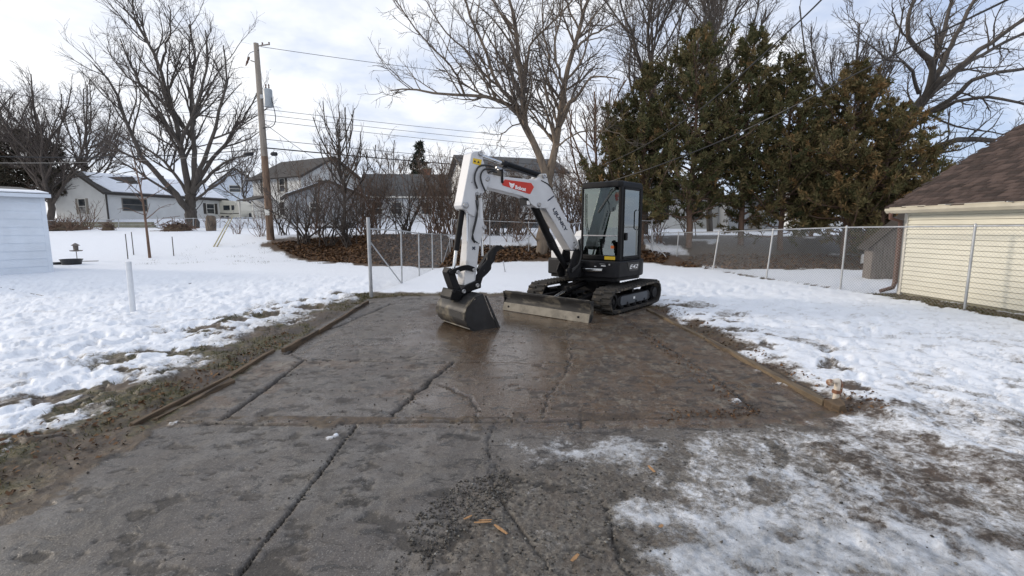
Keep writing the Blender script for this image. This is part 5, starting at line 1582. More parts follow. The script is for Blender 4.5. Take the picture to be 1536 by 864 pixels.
# ---- double trunked maple behind the excavator
ty = 21.0
base = gp(812, 396)
def ML(pix, dy, r0, r1): return limb(pix, ty, dy, r0, r1, 12, rng0, .03)
limbs = [
    ML([(811, 398), (814, 360), (818, 310), (822, 270)], 0, 0.276, 0.216),
    ML([(821, 278), (813, 245), (803, 221), (788, 187), (786, 168), (784, 126), (775, 76), (773, 38), (761, -10)], -.8, 0.184, 0.055),
    ML([(822, 275), (829, 240), (834, 214), (842, 168), (845, 126), (861, 69), (872, 31), (888, -12)], 1.2, 0.184, 0.064),
    ML([(786, 180), (776, 165), (769, 153), (746, 126), (727, 73), (704, 23), (690, -15)], -2.2, 0.097, 0.037),
    ML([(786, 182), (769, 163), (752, 152), (735, 147), (697, 143), (655, 139), (616, 134), (586, 136)], -2.6, 0.106, 0.020),
    ML([(697, 143), (688, 122), (680, 105), (658, 80), (628, 50), (590, -5)], -2.8, 0.055, 0.020),
    ML([(750, 130), (723, 108), (712, 92), (690, 68), (660, 38), (640, 2)], -1.8, 0.055, 0.018),
    ML([(843, 172), (856, 152), (870, 139), (884, 119), (905, 116), (930, 119)], -2.0, 0.078, 0.018),
    ML([(861, 75), (876, 60), (891, 50), (922, 34), (960, 15)], 1.0, 0.060, 0.018),
    ML([(785, 130), (792, 90), (796, 65), (815, 46), (840, 22), (870, -12)], 1.6, 0.069, 0.023),
    ML([(838, 190), (826, 160), (818, 120), (822, 80), (812, 40), (815, -5)], 1.8, 0.064, 0.023),
    ML([(786, 186), (770, 188), (756, 200), (747, 212), (742, 225)], -1.2, 0.032, 0.011),
    ML([(846, 126), (836, 96), (832, 60), (842, 20), (848, -12)], -.8, 0.064, 0.023),
    ML([(774, 60), (760, 35), (744, 10), (730, -15)], -.5, 0.055, 0.028),
    ML([(834, 222), (856, 206), (880, 196), (905, 196), (930, 200)], -1.2, 0.041, 0.013),
]
bare_tree('maple_tree', 'big bare maple with two grey brown trunks forking low, standing behind the excavator', base, limbs, 'bark_maple', 'twig_grey', 21,
          LV(dict(dens=2.1, lf=.5, ang=(22, 58), up=.16, wander=.22, rmin=.009, t0=.25, lmin=1.2, lmax=3.6, k=8, taper=.3),
             dict(dens=3.6, lf=.5, ang=(20, 60), up=.0, wander=.36, rmin=.0085, t0=.15, k=6, maxn=3600, lmin=.6, lmax=1.9),
             dict(dens=5.5, lf=.5, ang=(20, 65), up=.12, wander=.45, rmin=.0062, t0=.1, k=4, maxn=10500, lmin=.35, lmax=.9)))
# ---- big tree by the white ranch house
ty = 41.0
def LL(pix, dy, r0, r1): return limb(pix, ty, dy, r0, r1, 12, rng0, .05)
base = py(287, 341, ty)
limbs = [
    LL([(290, 345), (287, 325), (286, 308), (287, 290)], 0, 0.510, 0.391),
    LL([(286, 318), (278, 308), (263, 290), (233, 258), (209, 229), (190, 180), (170, 131), (141, 97)], -4, 0.306, 0.051),
    LL([(285, 296), (278, 260), (272, 219), (258, 165), (238, 97), (214, 49), (185, 12)], 1, 0.289, 0.051),
    LL([(273, 222), (250, 185), (224, 151), (205, 115), (195, 90), (180, 58)], -3, 0.153, 0.043),
    LL([(287, 294), (291, 260), (292, 219), (287, 165), (292, 97), (284, 36)], 2, 0.272, 0.051),
    LL([(289, 290), (300, 255), (311, 229), (326, 175), (340, 122), (335, 68)], -2, 0.230, 0.043),
    LL([(291, 288), (310, 250), (331, 224), (352, 195), (368, 172), (386, 138)], 3, 0.204, 0.043),
    LL([(292, 286), (315, 262), (340, 243), (362, 236), (384, 226)], -3, 0.145, 0.034),
    LL([(280, 290), (262, 262), (240, 238), (215, 220), (180, 205), (150, 195)], 3, 0.145, 0.034),
    LL([(272, 215), (284, 180), (304, 130), (312, 85), (308, 45)], -3, 0.153, 0.043),
    LL([(258, 165), (240, 150), (214, 128), (188, 112), (160, 70)], 3, 0.119, 0.034),
    LL([(294, 300), (312, 285), (332, 272), (350, 262), (372, 258)], -3.5, 0.119, 0.025),
    LL([(240, 105), (250, 70), (256, 40), (252, 8)], -1, 0.102, 0.034),
]
bare_tree('bare_tree', 'tall spreading leafless tree right in front of the white ranch house', base, limbs, 'bark_grey', 'twig_dark', 31,
          LV(dict(dens=1.15, lf=.48, ang=(20, 52), up=.22, wander=.2, rmin=.017, t0=.2, lmin=2.2, lmax=6.0, k=8, taper=.3),
             dict(dens=1.9, lf=.5, ang=(20, 52), up=.14, wander=.3, rmin=.0115, t0=.12, k=6, maxn=3600, lmin=1.1, lmax=3.2),
             dict(dens=3.0, lf=.5, ang=(20, 55), up=.10, wander=.35, rmin=.009, t0=.1, k=3, maxn=17000, lmin=.7, lmax=1.8)))
# ---- leaning tree at the right, behind the cedars and the garage
ty = 20.6
def RL(pix, dy, r0, r1): return limb(pix, ty, dy, r0, r1, 12, rng0, .025)
base = py(1308, 362, ty); base[2] = hz1(base[0], ty)
limbs = [
    RL([(1305, 375), (1312, 320), (1322, 260), (1345, 203), (1372, 168), (1386, 148)], 0, 0.296, 0.206),
    RL([(1310, 330), (1325, 299), (1333, 274), (1355, 258), (1380, 243), (1400, 225), (1419, 215), (1455, 210), (1492, 211)], -1.8, 0.179, 0.090),
    RL([(1384, 152), (1396, 130), (1400, 114), (1396, 94), (1380, 74), (1364, 59), (1362, 24), (1374, -5)], -1.0, 0.152, 0.054),
    RL([(1390, 140), (1398, 118), (1408, 71), (1418, 40), (1430, -5)], 1.2, 0.134, 0.063),
    RL([(1392, 142), (1404, 114), (1420, 82), (1435, 52), (1465, -5)], -.6, 0.134, 0.063),
    RL([(1388, 150), (1410, 122), (1443, 98), (1490, 60), (1545, 24)], -2.2, 0.134, 0.063),
    RL([(1390, 148), (1420, 122), (1450, 95), (1495, 70), (1550, 42)], 1.0, 0.108, 0.054),
    RL([(1374, 172), (1400, 165), (1420, 152), (1445, 132), (1463, 118), (1500, 108), (1550, 101)], -2.0, 0.116, 0.054),
    RL([(1384, 172), (1410, 164), (1443, 150), (1490, 146), (1550, 160)], -2.6, 0.090, 0.040),
    RL([(1390, 168), (1405, 176), (1427, 188), (1460, 194), (1500, 202), (1530, 196)], -1.5, 0.049, 0.018),
    RL([(1378, 140), (1372, 120), (1368, 106), (1358, 93), (1340, 92), (1320, 78), (1300, 62), (1280, 52)], -2.2, 0.076, 0.012),
    RL([(1396, 96), (1420, 76), (1410, 70), (1402, 40), (1390, 20)], -.8, 0.054, 0.018),
    RL([(1364, 60), (1350, 40), (1340, 22), (1338, 4)], -.5, 0.045, 0.018),
    RL([(1400, 116), (1388, 90), (1376, 76), (1384, 60)], -1, 0.040, 0.018),
]
bare_tree('leaning_tree', 'large bare tree leaning out to the right over the brown garage roof', base, limbs, 'bark_grey', 'twig_grey', 41,
          LV(dict(dens=1.9, lf=.45, ang=(30, 75), up=.05, wander=.34, rmin=.014, t0=.3, lmin=.8, lmax=2.6, k=8, taper=.3),
             dict(dens=3.2, lf=.5, ang=(30, 75), up=.02, wander=.45, rmin=.009, t0=.12, k=6, maxn=2600, lmin=.5, lmax=1.4),
             dict(dens=5.0, lf=.5, ang=(30, 75), up=.0, wander=.5, rmin=.0065, t0=.1, k=4, maxn=7000, lmin=.28, lmax=.7)))
# ---- generic leafless trees
def auto_tree(name, label, u, vb, y, height, spread, seed, bark, twig, r0, group=None, lean=(0, 0), nl=9, thick=1.0, fork=.25, n2=1500, n3=4500, upl=.28, scale=1.0, z=None):
    rng = np.random.default_rng(seed)
    b = py(u, vb, y); b[2] = hz1(b[0], y) - .1 if z is None else z
    top = b + np.array([lean[0], lean[1], height])
    k = 12
    P0 = np.linspace(b, top, k); P0[1:-1] += rng.normal(size=(k - 2, 3)) * height * .012
    limbs = [(P0, np.linspace(r0, r0 * .16, k))]
    for i in range(nl):
        s = fork + (.72 - fork) * (i + rng.random()) / nl
        j = s * (k - 1); a0 = P0[int(j)] + (P0[int(j) + 1] - P0[int(j)]) * (j - int(j))
        az = i * 2.4 + rng.random() * .8; L = spread * (1.25 - .75 * s) * rng.uniform(.75, 1.15)
        dv_ = np.array([math.cos(az), math.sin(az), 0])
        pts = [a0]
        el = rng.uniform(.45, .9)
        for q in range(1, 5):
            el += .12 + .1 * rng.random()
            pts.append(pts[-1] + (dv_ * math.cos(el) + Z * math.sin(el)) * L / 3.2 + rng.normal(size=3) * L * .03)
        limbs.append((catmull(pts, k), np.linspace(r0 * (1 - s) * .5 + .012, .022 * thick + .008, k)))
    sc = thick
    return bare_tree(name, label, b, limbs, bark, twig, seed, LV(
        dict(dens=1.9 / scale, lf=.46, ang=(20, 52), up=upl * .7, wander=.22, rmin=.011 * sc, t0=.15, lmin=height * .08, lmax=height * .3, k=7, taper=.3),
        dict(dens=3.2 / scale, lf=.5, ang=(20, 52), up=upl * .5, wander=.3, rmin=.0078 * sc, t0=.1, k=5, maxn=n2, lmin=height * .05, lmax=height * .16),
        dict(dens=5.2 / scale, lf=.5, ang=(20, 58), up=upl * .3, wander=.35, rmin=.0055 * sc, t0=.1, k=3, maxn=n3, lmin=height * .028, lmax=height * .08)), group, 7)
g1 = 'leafless trees at the far left'
auto_tree('bare_tree', 'leafless tree with dark trunk left of the white ranch house', 80, 335, 44, 11.5, 8.0, 51, 'bark_dark', 'twig_dark', .32, g1, (-.5, 0), 13, 1.7, .18, 2400, 9000, .15, 1.3)
auto_tree('bare_tree', 'leaning bare tree rising behind the left gable of the ranch house', 116, 300, 62, 13.0, 9.0, 52, 'bark_dark', 'twig_dark', .34, g1, (3.0, 0), 12, 2.0, .2, 2000, 7500, .15, 1.5, 2.5)
auto_tree('bare_tree', 'leafless tree cut by the left edge behind the garden shed', -20, 335, 52, 12, 8.5, 53, 'bark_dark', 'twig_dark', .32, g1, (1, 0), 12, 1.9, .2, 1800, 6500, .15, 1.5)
auto_tree('bare_tree', 'small bare tree between the pale blue house and the utility pole', 368, 326, 66, 8.5, 5, 54, 'bark_grey', 'twig_dark', .2, None, (0, 0), 9, 2.2, .25, 1200, 3500, .2, 1.4, 2.5)
auto_tree('slender_tree', 'slender young tree with upswept branches rising above the thicket', 516, 352, 27, 7.4, 3.0, 55, 'bark_grey', 'twig_brown', .12, None, (0, 0), 14, .75, .25, 1500, 4500, .5)
g2 = 'tall bare trees behind the cedars'
auto_tree('bare_tree', 'tall bare tree standing left behind the cedars, beside the cab', 968, 330, 29, 17, 6.5, 61, 'bark_grey', 'twig_grey', .22, g2, (0, 0), 12, 1.5, .3, 1800, 5500, .3, 1.2)
auto_tree('bare_tree', 'tall bare tree whose top fans out over the middle cedars', 1066, 330, 33, 19, 5.5, 62, 'bark_grey', 'twig_grey', .22, g2, (-.8, 0), 12, 1.7, .35, 1600, 5000, .3, 1.3)
auto_tree('bare_tree', 'windswept bare tree with fine pale twigs above the right cedars', 1225, 335, 31, 11.8, 6.5, 63, 'bark_grey', 'twig_grey', .16, g2, (1.6, 0), 12, 1.6, .35, 1800, 6000, .3, 1.1)
auto_tree('bare_tree', 'bare tree between the maple and the cab, low in the brush', 890, 345, 30, 8.5, 4.6, 64, 'bark_red', 'twig_brown', .15, None, (0, 0), 11, 1.4, .2, 1500, 5000, .3, 1.1)
auto_tree('bare_tree', 'round crowned bare tree behind the long grey roofed house', 590, 320, 66, 8.0, 5.5, 65, 'bark_grey', 'twig_grey', .2, None, (0, 0), 10, 2.2, .2, 1200, 3800, .2, 1.4, 2.5)
# ---- sapling in the lawn
sap = gp(225, 387, .2); sap = py(225, 387, 22.6); sap[2] = hz1(sap[0], 22.6)
kk = 12
P0 = catmull([py(225, 389, 22.6), py(220, 345, 22.6), py(214, 300, 22.6), py(206, 262, 22.6), py(200, 235, 22.6)], kk)
lm = [(P0, np.linspace(.065, .016, kk))]
for (pix, r) in [([(217, 330), (228, 322), (240, 312), (256, 306)], .025), ([(213, 300), (230, 292), (250, 280), (262, 270)], .022), ([(211, 290), (198, 280), (184, 270), (170, 266)], .02), ([(208, 275), (222, 262), (238, 252)], .018), ([(216, 322), (204, 318), (190, 312), (176, 314)], .02), ([(204, 255), (196, 246), (186, 240)], .014), ([(218, 340), (232, 336), (246, 326)], .022)]:
    lm.append(limb(pix, 22.6, rng0.uniform(-.6, .6), r, .008, kk))
bare_tree('sapling', 'young bare sapling standing in the snow between the metal stakes', sap, lm, 'bark_red', 'twig_brown', 71,
          LV(dict(dens=2.0, lf=.35, ang=(25, 60), up=.2, wander=.25, rmin=.009, t0=.3, k=5, lmax=.9),
             dict(dens=3.0, lf=.4, ang=(25, 60), up=.1, wander=.3, rmin=.007, t0=.2, k=4, maxn=400, lmax=.5)))
# ---- leafless bushes
def bush(label, u, y, h, spread, seed, twig='twig_dark', stems=14, r=.03, group=None, n2=1400, n3=2600, vb=None, cat='bush', name='leafless_bush'):
    rng = np.random.default_rng(seed)
    b = py(u, 350, y); b[2] = hz1(b[0], y) - .05
    t = thing(name, label, cat, b, group)
    P = []; R = []
    for i in range(stems):
        az = rng.random() * 6.28; el = rng.uniform(.8, 1.5); L = h * rng.uniform(.6, 1.08)
        d = np.array([math.cos(az) * math.cos(el) * spread / h * 1.6, math.sin(az) * math.cos(el) * spread / h * 1.2, math.sin(el)])
        d = norm(d); p = b + np.array([rng.normal() * spread * .12, rng.normal() * spread * .1, 0]); pts = [p]
        for q in range(7):
            d = norm(d + rng.normal(size=3) * .16 + np.array([0, 0, .04])); p = p + d * L / 7; pts.append(p)
        P.append(pts); R.append(np.linspace(r * rng.uniform(.6, 1.3), .009, 8))
    P = np.array(P); R = np.array(R)
    mesh_branches('stems', [(P, R, 6)], M['bark_dark' if twig == 'twig_dark' else 'bark_red'], t)
    P1, R1 = sprout(P, R, rng, 2.2, .42, (20, 60), .12, .3, 6, .009, .6, .12, maxn=700, lmax=h * .4)
    P2, R2 = sprout(P1, R1, rng, 3.2, .42, (20, 65), .08, .35, 5, .0075, .6, .1, maxn=n2, lmax=h * .2)
    P3, R3 = sprout(P2, R2, rng, 5.5, .5, (20, 65), .05, .4, 3, .006, .7, .1, maxn=n3, lmax=h * .12)
    mesh_branches('twigs', [(P1, R1, 4), (P2, R2, 3), (P3, R3, 3)], M[twig], t, 'stuff')
    return t
gb_ = 'leafless bushes along the back of the yard'
B_ = [
    ('dark multi stemmed bush just right of the utility pole', 455, 25.2, 3.9, 2.0, 'twig_dark', 9, .05),
    ('wiry bush on the leaf mound in front of the grey garage', 488, 24.8, 3.4, 1.7, 'twig_dark', 12, .035),
    ('dense dark bush left of the tall grey fence post', 524, 24.2, 3.8, 1.9, 'twig_dark', 15, .035),
    ('thin brush behind the tall grey fence post', 566, 25.8, 3.2, 1.8, 'twig_brown', 14, .025),
    ('tall brush behind the second fence post, before the long house', 606, 26.0, 4.0, 1.9, 'twig_dark', 14, .04),
    ('brown bushy thicket left of the excavator arm', 652, 25.5, 4.2, 2.4, 'twig_brown', 18, .03),
    ('brown thicket right behind the excavator arm', 690, 26.5, 4.3, 2.3, 'twig_brown', 16, .03),
    ('tangled brush seen under the excavator boom', 742, 24.8, 3.6, 2.3, 'twig_dark', 17, .035),
    ('tangled brush left of the maple trunk', 782, 26.0, 4.0, 2.2, 'twig_brown', 16, .03),
    ('reddish brush right of the maple trunk', 848, 25.0, 4.4, 2.0, 'twig_brown', 16, .03),
    ('reddish thicket in front of the left cedar', 905, 23.0, 4.4, 2.2, 'twig_brown', 18, .03),
    ('low brush behind the engine cover of the excavator', 985, 21.6, 2.6, 1.6, 'twig_brown', 14, .022),
    ('thin scrub at the foot of the utility pole', 392, 26.8, 1.7, 1.0, 'twig_brown', 14, .016),
    ('small bare shrub by the alley fence left of the guard poles', 318, 34, 1.5, .9, 'twig_brown', 12, .02),
    ('bare shrub in front of the left gable of the ranch house', 130, 36, 2.3, 1.8, 'twig_brown', 12, .025),
    ('straggly shrub by the mossy block wall', 106, 34, 1.5, 1.4, 'twig_brown', 12, .02),
    ('tiny twiggy shrub between the guard poles and utility pole', 357, 29, 1.3, .8, 'twig_brown', 12, .014),
    ('tall brown brush rising left of the grey roofed house', 545, 28.5, 4.6, 2.0, 'twig_brown', 14, .03),
    ('tall tangled thicket hiding the right half of the long house', 668, 29, 5.6, 2.8, 'twig_brown', 20, .035),
    ('tall tangled thicket behind the boom of the excavator', 730, 29.5, 5.4, 2.8, 'twig_brown', 20, .035),
    ('twiggy thicket between the boom and the maple trunk', 770, 30, 4.8, 2.6, 'twig_dark', 18, .03),
    ('tall reddish thicket filling the gap left of the cab', 866, 27.5, 5.8, 2.4, 'twig_brown', 20, .035),
    ('tall wiry brush rising beside the utility pole in front of the two storey house', 432, 27.5, 4.4, 2.0, 'twig_dark', 10, .03),
    ('tall fine twigged brush in front of the snowy grey garage roof', 478, 27.5, 5.0, 2.4, 'twig_brown', 14, .028),
    ('tall fine twigged brush right of the slender tree', 552, 26.8, 5.2, 2.4, 'twig_brown', 15, .028),
    ('knee high scrub below the boom on the leaf mound', 715, 22.6, 1.8, 2.2, 'twig_brown', 16, .016),
    ('knee high scrub at the foot of the maple', 775, 22.8, 1.7, 1.8, 'twig_brown', 16, .016),
    ('bushy sapling clump against the cab side of the fence corner', 1035, 23.5, 3.0, 1.3, 'twig_brown', 10, .02),
]
for i, (lab, u, y, h, s, tw, st, r) in enumerate(B_):
    bush(lab, u, y, h, s, 200 + i, tw, st, r, gb_, 1200, 2700)
# ---- red cedars
def conifer(name, label, u, y, height, rad, seed, mat, group=None, shape='cedar', nl=120, bl=22000, tone=0.0, blade=(.05, .20), trunk_r=.16, base_h=.1, z=None, lean=0.0):
    rng = np.random.default_rng(seed)
    b = py(u, 345, y); b[2] = hz1(b[0], y) - .1 if z is None else z
    t = thing(name, label, 'tree', b, group)
    k = 10
    P0 = np.linspace(b, b + np.array([lean, 0, height * .97]), k); P0[1:-1, :2] += rng.normal(size=(k - 2, 2)) * .04
    mesh_branches('trunk', [(P0[None], np.linspace(trunk_r * .7, .02, k)[None], 8)], M['bark_red'], t)
    # limbs
    s = base_h + (1 - base_h) * (np.arange(nl) + rng.random(nl)) / nl
    az = np.arange(nl) * 2.39996 + rng.normal(size=nl) * .4
    if shape == 'cedar':
        lobes = .55 + .75 * np.array([vnoise(np.array([a * 1.1 + seed]), np.array([q * 5.0]), 1, seed)[0] for a, q in zip(az % 6.283, s)])
        prof = np.minimum(1.0, (1.04 - s) * 1.6) ** .75 * np.minimum(1, .6 + s * 1.6)
        L = rad * prof * lobes * rng.uniform(.55, 1.3, nl); el0 = np.radians(rng.uniform(-5, 42, nl)); cur = .12
    elif shape == 'spruce':
        L = rad * (1.03 - s) * rng.uniform(.8, 1.15, nl); el0 = np.radians(rng.uniform(-18, 8, nl)); cur = .06
    else:
        prof = np.where(s < .45, .9, (1.02 - s) * 1.7)
        L = rad * prof * rng.uniform(.55, 1.2, nl); el0 = np.radians(rng.uniform(-5, 25, nl)); cur = .05
    pts = [np.stack([np.interp(s, np.linspace(0, 1, k), P0[:, c]) for c in range(3)], 1)]
    el = el0.copy(); kk_ = 6
    for q in range(kk_ - 1):
        d = np.stack([np.cos(az) * np.cos(el), np.sin(az) * np.cos(el), np.sin(el)], 1) + rng.normal(size=(nl, 3)) * .10
        pts.append(pts[-1] + d * (L / (kk_ - 1))[:, None]); el = el + cur
    P = np.stack(pts, 1); R = np.linspace(1, .3, kk_)[None] * (np.maximum(.012, L * .016))[:, None]
    P1, R1 = sprout(P, R, rng, 3.4, .42, (25, 60), .10 if shape == 'cedar' else .0, .25, 5, .007, .6, .22, maxn=1150, lmax=1.0, lmin=.3)
    mesh_branches('limbs', [(P, R, 5), (P1, R1, 3)], M['bark_red'], t, 'stuff')
    # sprays of foliage along the branchlets
    src = np.concatenate([P1, P[:, 1:6]], 0)
    ns = len(src); pick = rng.integers(0, ns, bl); tt = rng.random(bl) ** .7 * 3.999
    i = tt.astype(int); f = (tt - i)[:, None]
    p = src[pick, i] * (1 - f) + src[pick, i + 1] * f
    tg = src[pick, i + 1] - src[pick, i]; tg /= np.linalg.norm(tg, axis=1, keepdims=True) + 1e-9
    d = tg * .75 + rng.normal(size=(bl, 3)) * .55 + np.array([0, 0, .18 if shape == 'cedar' else -.05]); d /= np.linalg.norm(d, axis=1, keepdims=True)
    p = p + rng.normal(size=(bl, 3)) * .03
    w_ = np.cross(d, rng.normal(size=(bl, 3))); w_ /= np.linalg.norm(w_, axis=1, keepdims=True) + 1e-9
    ln = rng.uniform(.6, 1.3, bl)[:, None] * blade[1]; hw = rng.uniform(.6, 1.3, bl)[:, None] * blade[0] * .5
    V = np.stack([p - w_ * hw * .35, p + w_ * hw + d * ln * .45, p + d * ln, p - w_ * hw + d * ln * .45], 1).reshape(-1, 3)
    F = np.arange(bl * 4).reshape(bl, 4)
    lt = rng.normal(size=nl) * .13
    tone_b = rng.normal(size=ns) * .17
    tone_b[len(P1):] += lt
    c = np.clip(.36 + tone + tone_b[pick] + rng.normal(size=bl) * .12, 0, 1)
    T = np.repeat(np.stack([c, c, c, np.ones(bl)], 1), 4, 0)
    o = np_mesh('foliage', V, F, M[mat], t, b, cols={'tint': T}); o['kind'] = 'stuff'
    return t
gc_ = 'cedars behind the chain link fence'
for i, (lab, u, y, h, r, tone, tr, bh, n) in enumerate([
    ('low rounded cedar at the left end of the row behind the cab', 928, 22.0, 6.3, 1.6, .05, .12, .05, 17000),
    ('tall narrow cedar directly above the excavator cab', 962, 21.5, 8.0, 1.6, -.02, .16, .16, 20000),
    ('tallest dark cedar of the row, left of centre', 1034, 21.0, 9.5, 2.15, -.06, .2, .18, 30000),
    ('second tallest cedar of the row with a double top', 1112, 21.4, 9.4, 2.1, -.02, .2, .16, 30000),
    ('greener cedar sloping down on the right of the main clump', 1172, 20.6, 8.3, 1.8, .02, .18, .12, 26000),
    ('dark narrow cedar in the gap before the bronzed one', 1216, 23.5, 5.6, 1.6, -.10, .15, .10, 18000),
    ('bronzed cedar with rusty top at the right end of the row', 1268, 19.6, 8.0, 1.9, .20, .18, .10, 28000),
    ('bronze green cedar in front of the leaning tree base', 1322, 19.0, 6.3, 1.7, .14, .16, .05, 24000)]):
    conifer('cedar_tree', lab, u, y, h, r * 1.34, 300 + i, 'cedar', gc_, 'cedar', 105, int(n * 1.3), tone + .05, (.05, .17), tr, bh * .7)
conifer('spruce_tree', 'small dark spruce standing behind the chimney of the long house', 632, 68, 11.5, 3.2, 321, 'spruce', None, 'spruce', 100, 9000, 0, (.14, .5), .2, .12, 2.4)
conifer('pine_tree', 'dull brown green pine behind the bare trees at the far left', 52, 50, 9.6, 5.6, 322, 'pine_dull', None, 'pine', 90, 15000, 0, (.12, .5), .3, .18)
# ================================================================== SMALL THINGS
# left edging boards, right timber
def edging(name, label, A, B, w_, h_, mat, z0=0.0, tilt=0.0, cat='board', group=None, n=10, seed=1, ragged=.012):
    rng = np.random.default_rng(seed)
    A = np.array([A[0], A[1], z0]); B = np.array([B[0], B[1], z0]); d = norm(B - A); s = norm(np.cross(Z, d)); L = np.linalg.norm(B - A)
    mb = MB(); vs = []; n = max(3, int(L / .22))
    for i in range(n + 1):
        c = A + d * L * i / n
        j = rng.normal(size=5) * ragged * .5
        sh = s * (tilt * h_)
        vs += [c - s * (w_ / 2) + Z * -.06 + s * j[4], c + s * (w_ / 2) + Z * -.06 + s * j[4], c + s * (w_ / 2 + j[0]) + Z * (h_ + j[1]) + sh, c - s * (w_ / 2 + j[2]) + Z * (h_ + j[3]) + sh]
    fs = []
    for i in range(n):
        for q in range(4):
            fs.append((i * 4 + q, i * 4 + (q + 1) % 4, (i + 1) * 4 + (q + 1) % 4, (i + 1) * 4 + q))
    fs += [(0, 1, 2, 3), (n * 4, n * 4 + 3, n * 4 + 2, n * 4 + 1)]
    o = mb.add(vs, fs).build(name, M[mat], None, origin=A, smooth=25, bevel=.006)
    return tag(o, label, cat, group)
ge = 'boards edging the left side of the pad'
edging('edging_board', 'long muddy edging board along the left side of the pad', gp(196, 640), gp(345, 566), .035, .032, 'dark_board', 0, -.3, 'board', ge, 14, 1)
edging('edging_board', 'tilted edging board past the long one on the left', gp(340, 569), gp(410, 527), .05, .04, 'dark_board', 0, -.3, 'board', ge, 8, 2)
edging('edging_board', 'rotten inner board lying against the long left edging', gp(232, 630), gp(350, 573), .05, .03, 'dark_board', 0, .2, 'board', ge, 12, 3, .03)
edging('edging_board', 'short broken board by the narrow back left slab', gp(424, 528), gp(478, 499), .045, .05, 'dark_board', 0, .1, 'board', ge, 8, 4)
edging('edging_board', 'low buried board at the far back left of the pad', gp(478, 500), gp(552, 454), .05, .05, 'dark_board', 0, 0, 'board', ge, 10, 5)
edging('landscape_timber', 'long yellowish timber kerb along the right side of the pad', gp(1240, 607), gp(1060, 510), .075, .05, 'timber', -.015, 0, 'timber', 'timbers edging the right side of the pad', 20, 6)
edging('landscape_timber', 'farther timber kerb ending beside the excavator track', gp(1058, 509), gp(972, 465), .07, .045, 'timber', -.015, 0, 'timber', 'timbers edging the right side of the pad', 16, 7)
edging('timber_stub', 'rotted end of the right timber kerb near the pipe', gp(1262, 618), gp(1243, 608), .10, .07, 'dark_board', 0, 0, 'timber', None, 4, 8, .03)
# pipe with hose tap
q = gp(1252, 606)
t = thing('standpipe', 'short stained white standpipe with rusty tap beside the right timber', 'pipe', q)
pts = [q - Z * .05, q + np.array([.002, 0, .10]), q + np.array([.01, 0, .215])]
MB().cyl(pts[0], pts[2], .026, 12).build('riser', M['pvc'], t, smooth=40)
MB().lathe(q + np.array([.004, 0, .105]), Z, [(.02, 0), (.036, .004), (.036, .03), (.02, .036)], 12).build('coupling', M['rust'], t, smooth=30)
MB().tube([q + np.array([.012, 0, .195]), q + np.array([.006, 0, .225]), q + np.array([-.03, -.01, .225]), q + np.array([-.075, -.02, .218])], [.026, .028, .022, .022], 10).build('elbow', M['pvc'], t, smooth=50)
MB().lathe(q + np.array([-.06, -.018, .22]), norm([-1, -.25, -.05]), [(.012, 0), (.03, .005), (.03, .035), (.018, .045)], 10).build('tap', M['rust'], t, smooth=40)
MB().tube([q + np.array([.035, .01, .23]), q + np.array([.058, .012, .19]), q + np.array([.056, .012, .12]), q + np.array([.035, .01, .09])], .012, 8).build('lever', M['rust'], t, smooth=50)
# white post on the left lawn
q = gp(200, 471, .04); tp = py(192.5, 393, q[1])
t = thing('marker_post', 'white plastic post standing in the snow on the left', 'post', q)
MB().cyl(q - Z * .1, tp, .045, 16, .045).build('tube', M['post_white'], t, smooth=40)
MB().lathe(tp, Z, [(.047, -.02), (.047, .004), (.03, .012), (.003, .012)], 16).build('cap', M['post_white'], t, smooth=40)
# stakes, guards, boards, tubs on the far lawn
gs = 'thin dark metal stakes in the far left lawn'
for lab, (ub, vb), (ut, vt), y in [('left one of the close pair of metal stakes', (192, 389), (188, 351), 22.3), ('right one of the close pair of metal stakes', (201, 386), (197, 348), 23.2), ('lone metal stake right of the sapling', (261, 387), (258, 355), 23.0)]:
    b0 = py(ub, vb, y); b0[2] = hz1(b0[0], y) - .1; t0 = py(ut, vt, y)
    o = MB().tube([b0, t0], [.022, .018], 6).build('metal_stake', M['trim_dark'], None, origin=b0); tag(o, lab, 'stake', gs)
for lab, (ub, vb), (ut, vt) in [('left one of two leaning yellow guard poles at the edge of the far lawn', (319, 386), (344, 328)), ('right one of two leaning yellow guard poles at the edge of the far lawn', (324, 385), (349, 325))]:
    b0 = py(ub, vb, 24.5); b0[2] = hz1(b0[0], 24.5) - .05; t0 = py(ut, vt, 25.5)
    o = MB().tube([b0, t0], [.035, .022], 8).build('guard_pole', M['yellow_guard'], None, origin=b0, smooth=50); tag(o, lab, 'pole', 'leaning yellow guard poles')
P0 = [py(347, 327, 25.5), pv_(180)]
wire('guy_wire', 'thin guy wire from the yellow guard poles up to the utility pole', P0, .012, 'pale_cable')
def tub(name, label, u, v, r, h, y=None):
    q = gp(u, v, .02)
    return tag(MB().lathe(q, Z, [(r * .1, 0), (r * .82, 0), (r, h - .03), (r * 1.06, h - .03), (r * 1.06, h), (r * .95, h), (r * .78, .06), (r * .1, .05)], 22).build(name, M['plastic_black'], None, origin=q, smooth=35), label, 'tub', 'black tubs by the shed')
tub('plastic_tub', 'larger black tub sitting on the snow right of the blue shed', 108, 398.5, .36, .28)
tub('plastic_tub', 'smaller black tub half hidden by the corner of the blue shed', 86, 398.5, .22, .14)
for lab, a, b_, w_ in [('longer dark plank lying on the snow behind the tubs', (122, 391.5), (160, 388.5), .14), ('shorter dark plank lying in front of the longer one', (124, 394), (147, 393.5), .10)]:
    A, B = gp(*a, .02), gp(*b_, .02)
    d = B - A
    o = MB().obox((A + B) / 2 + Z * .04, d / 2, norm(np.cross(Z, d)) * w_, Z * .035).build('plank', M['old_wood'], None, origin=A, bevel=.006); tag(o, lab, 'plank', 'planks on the snow by the tubs')
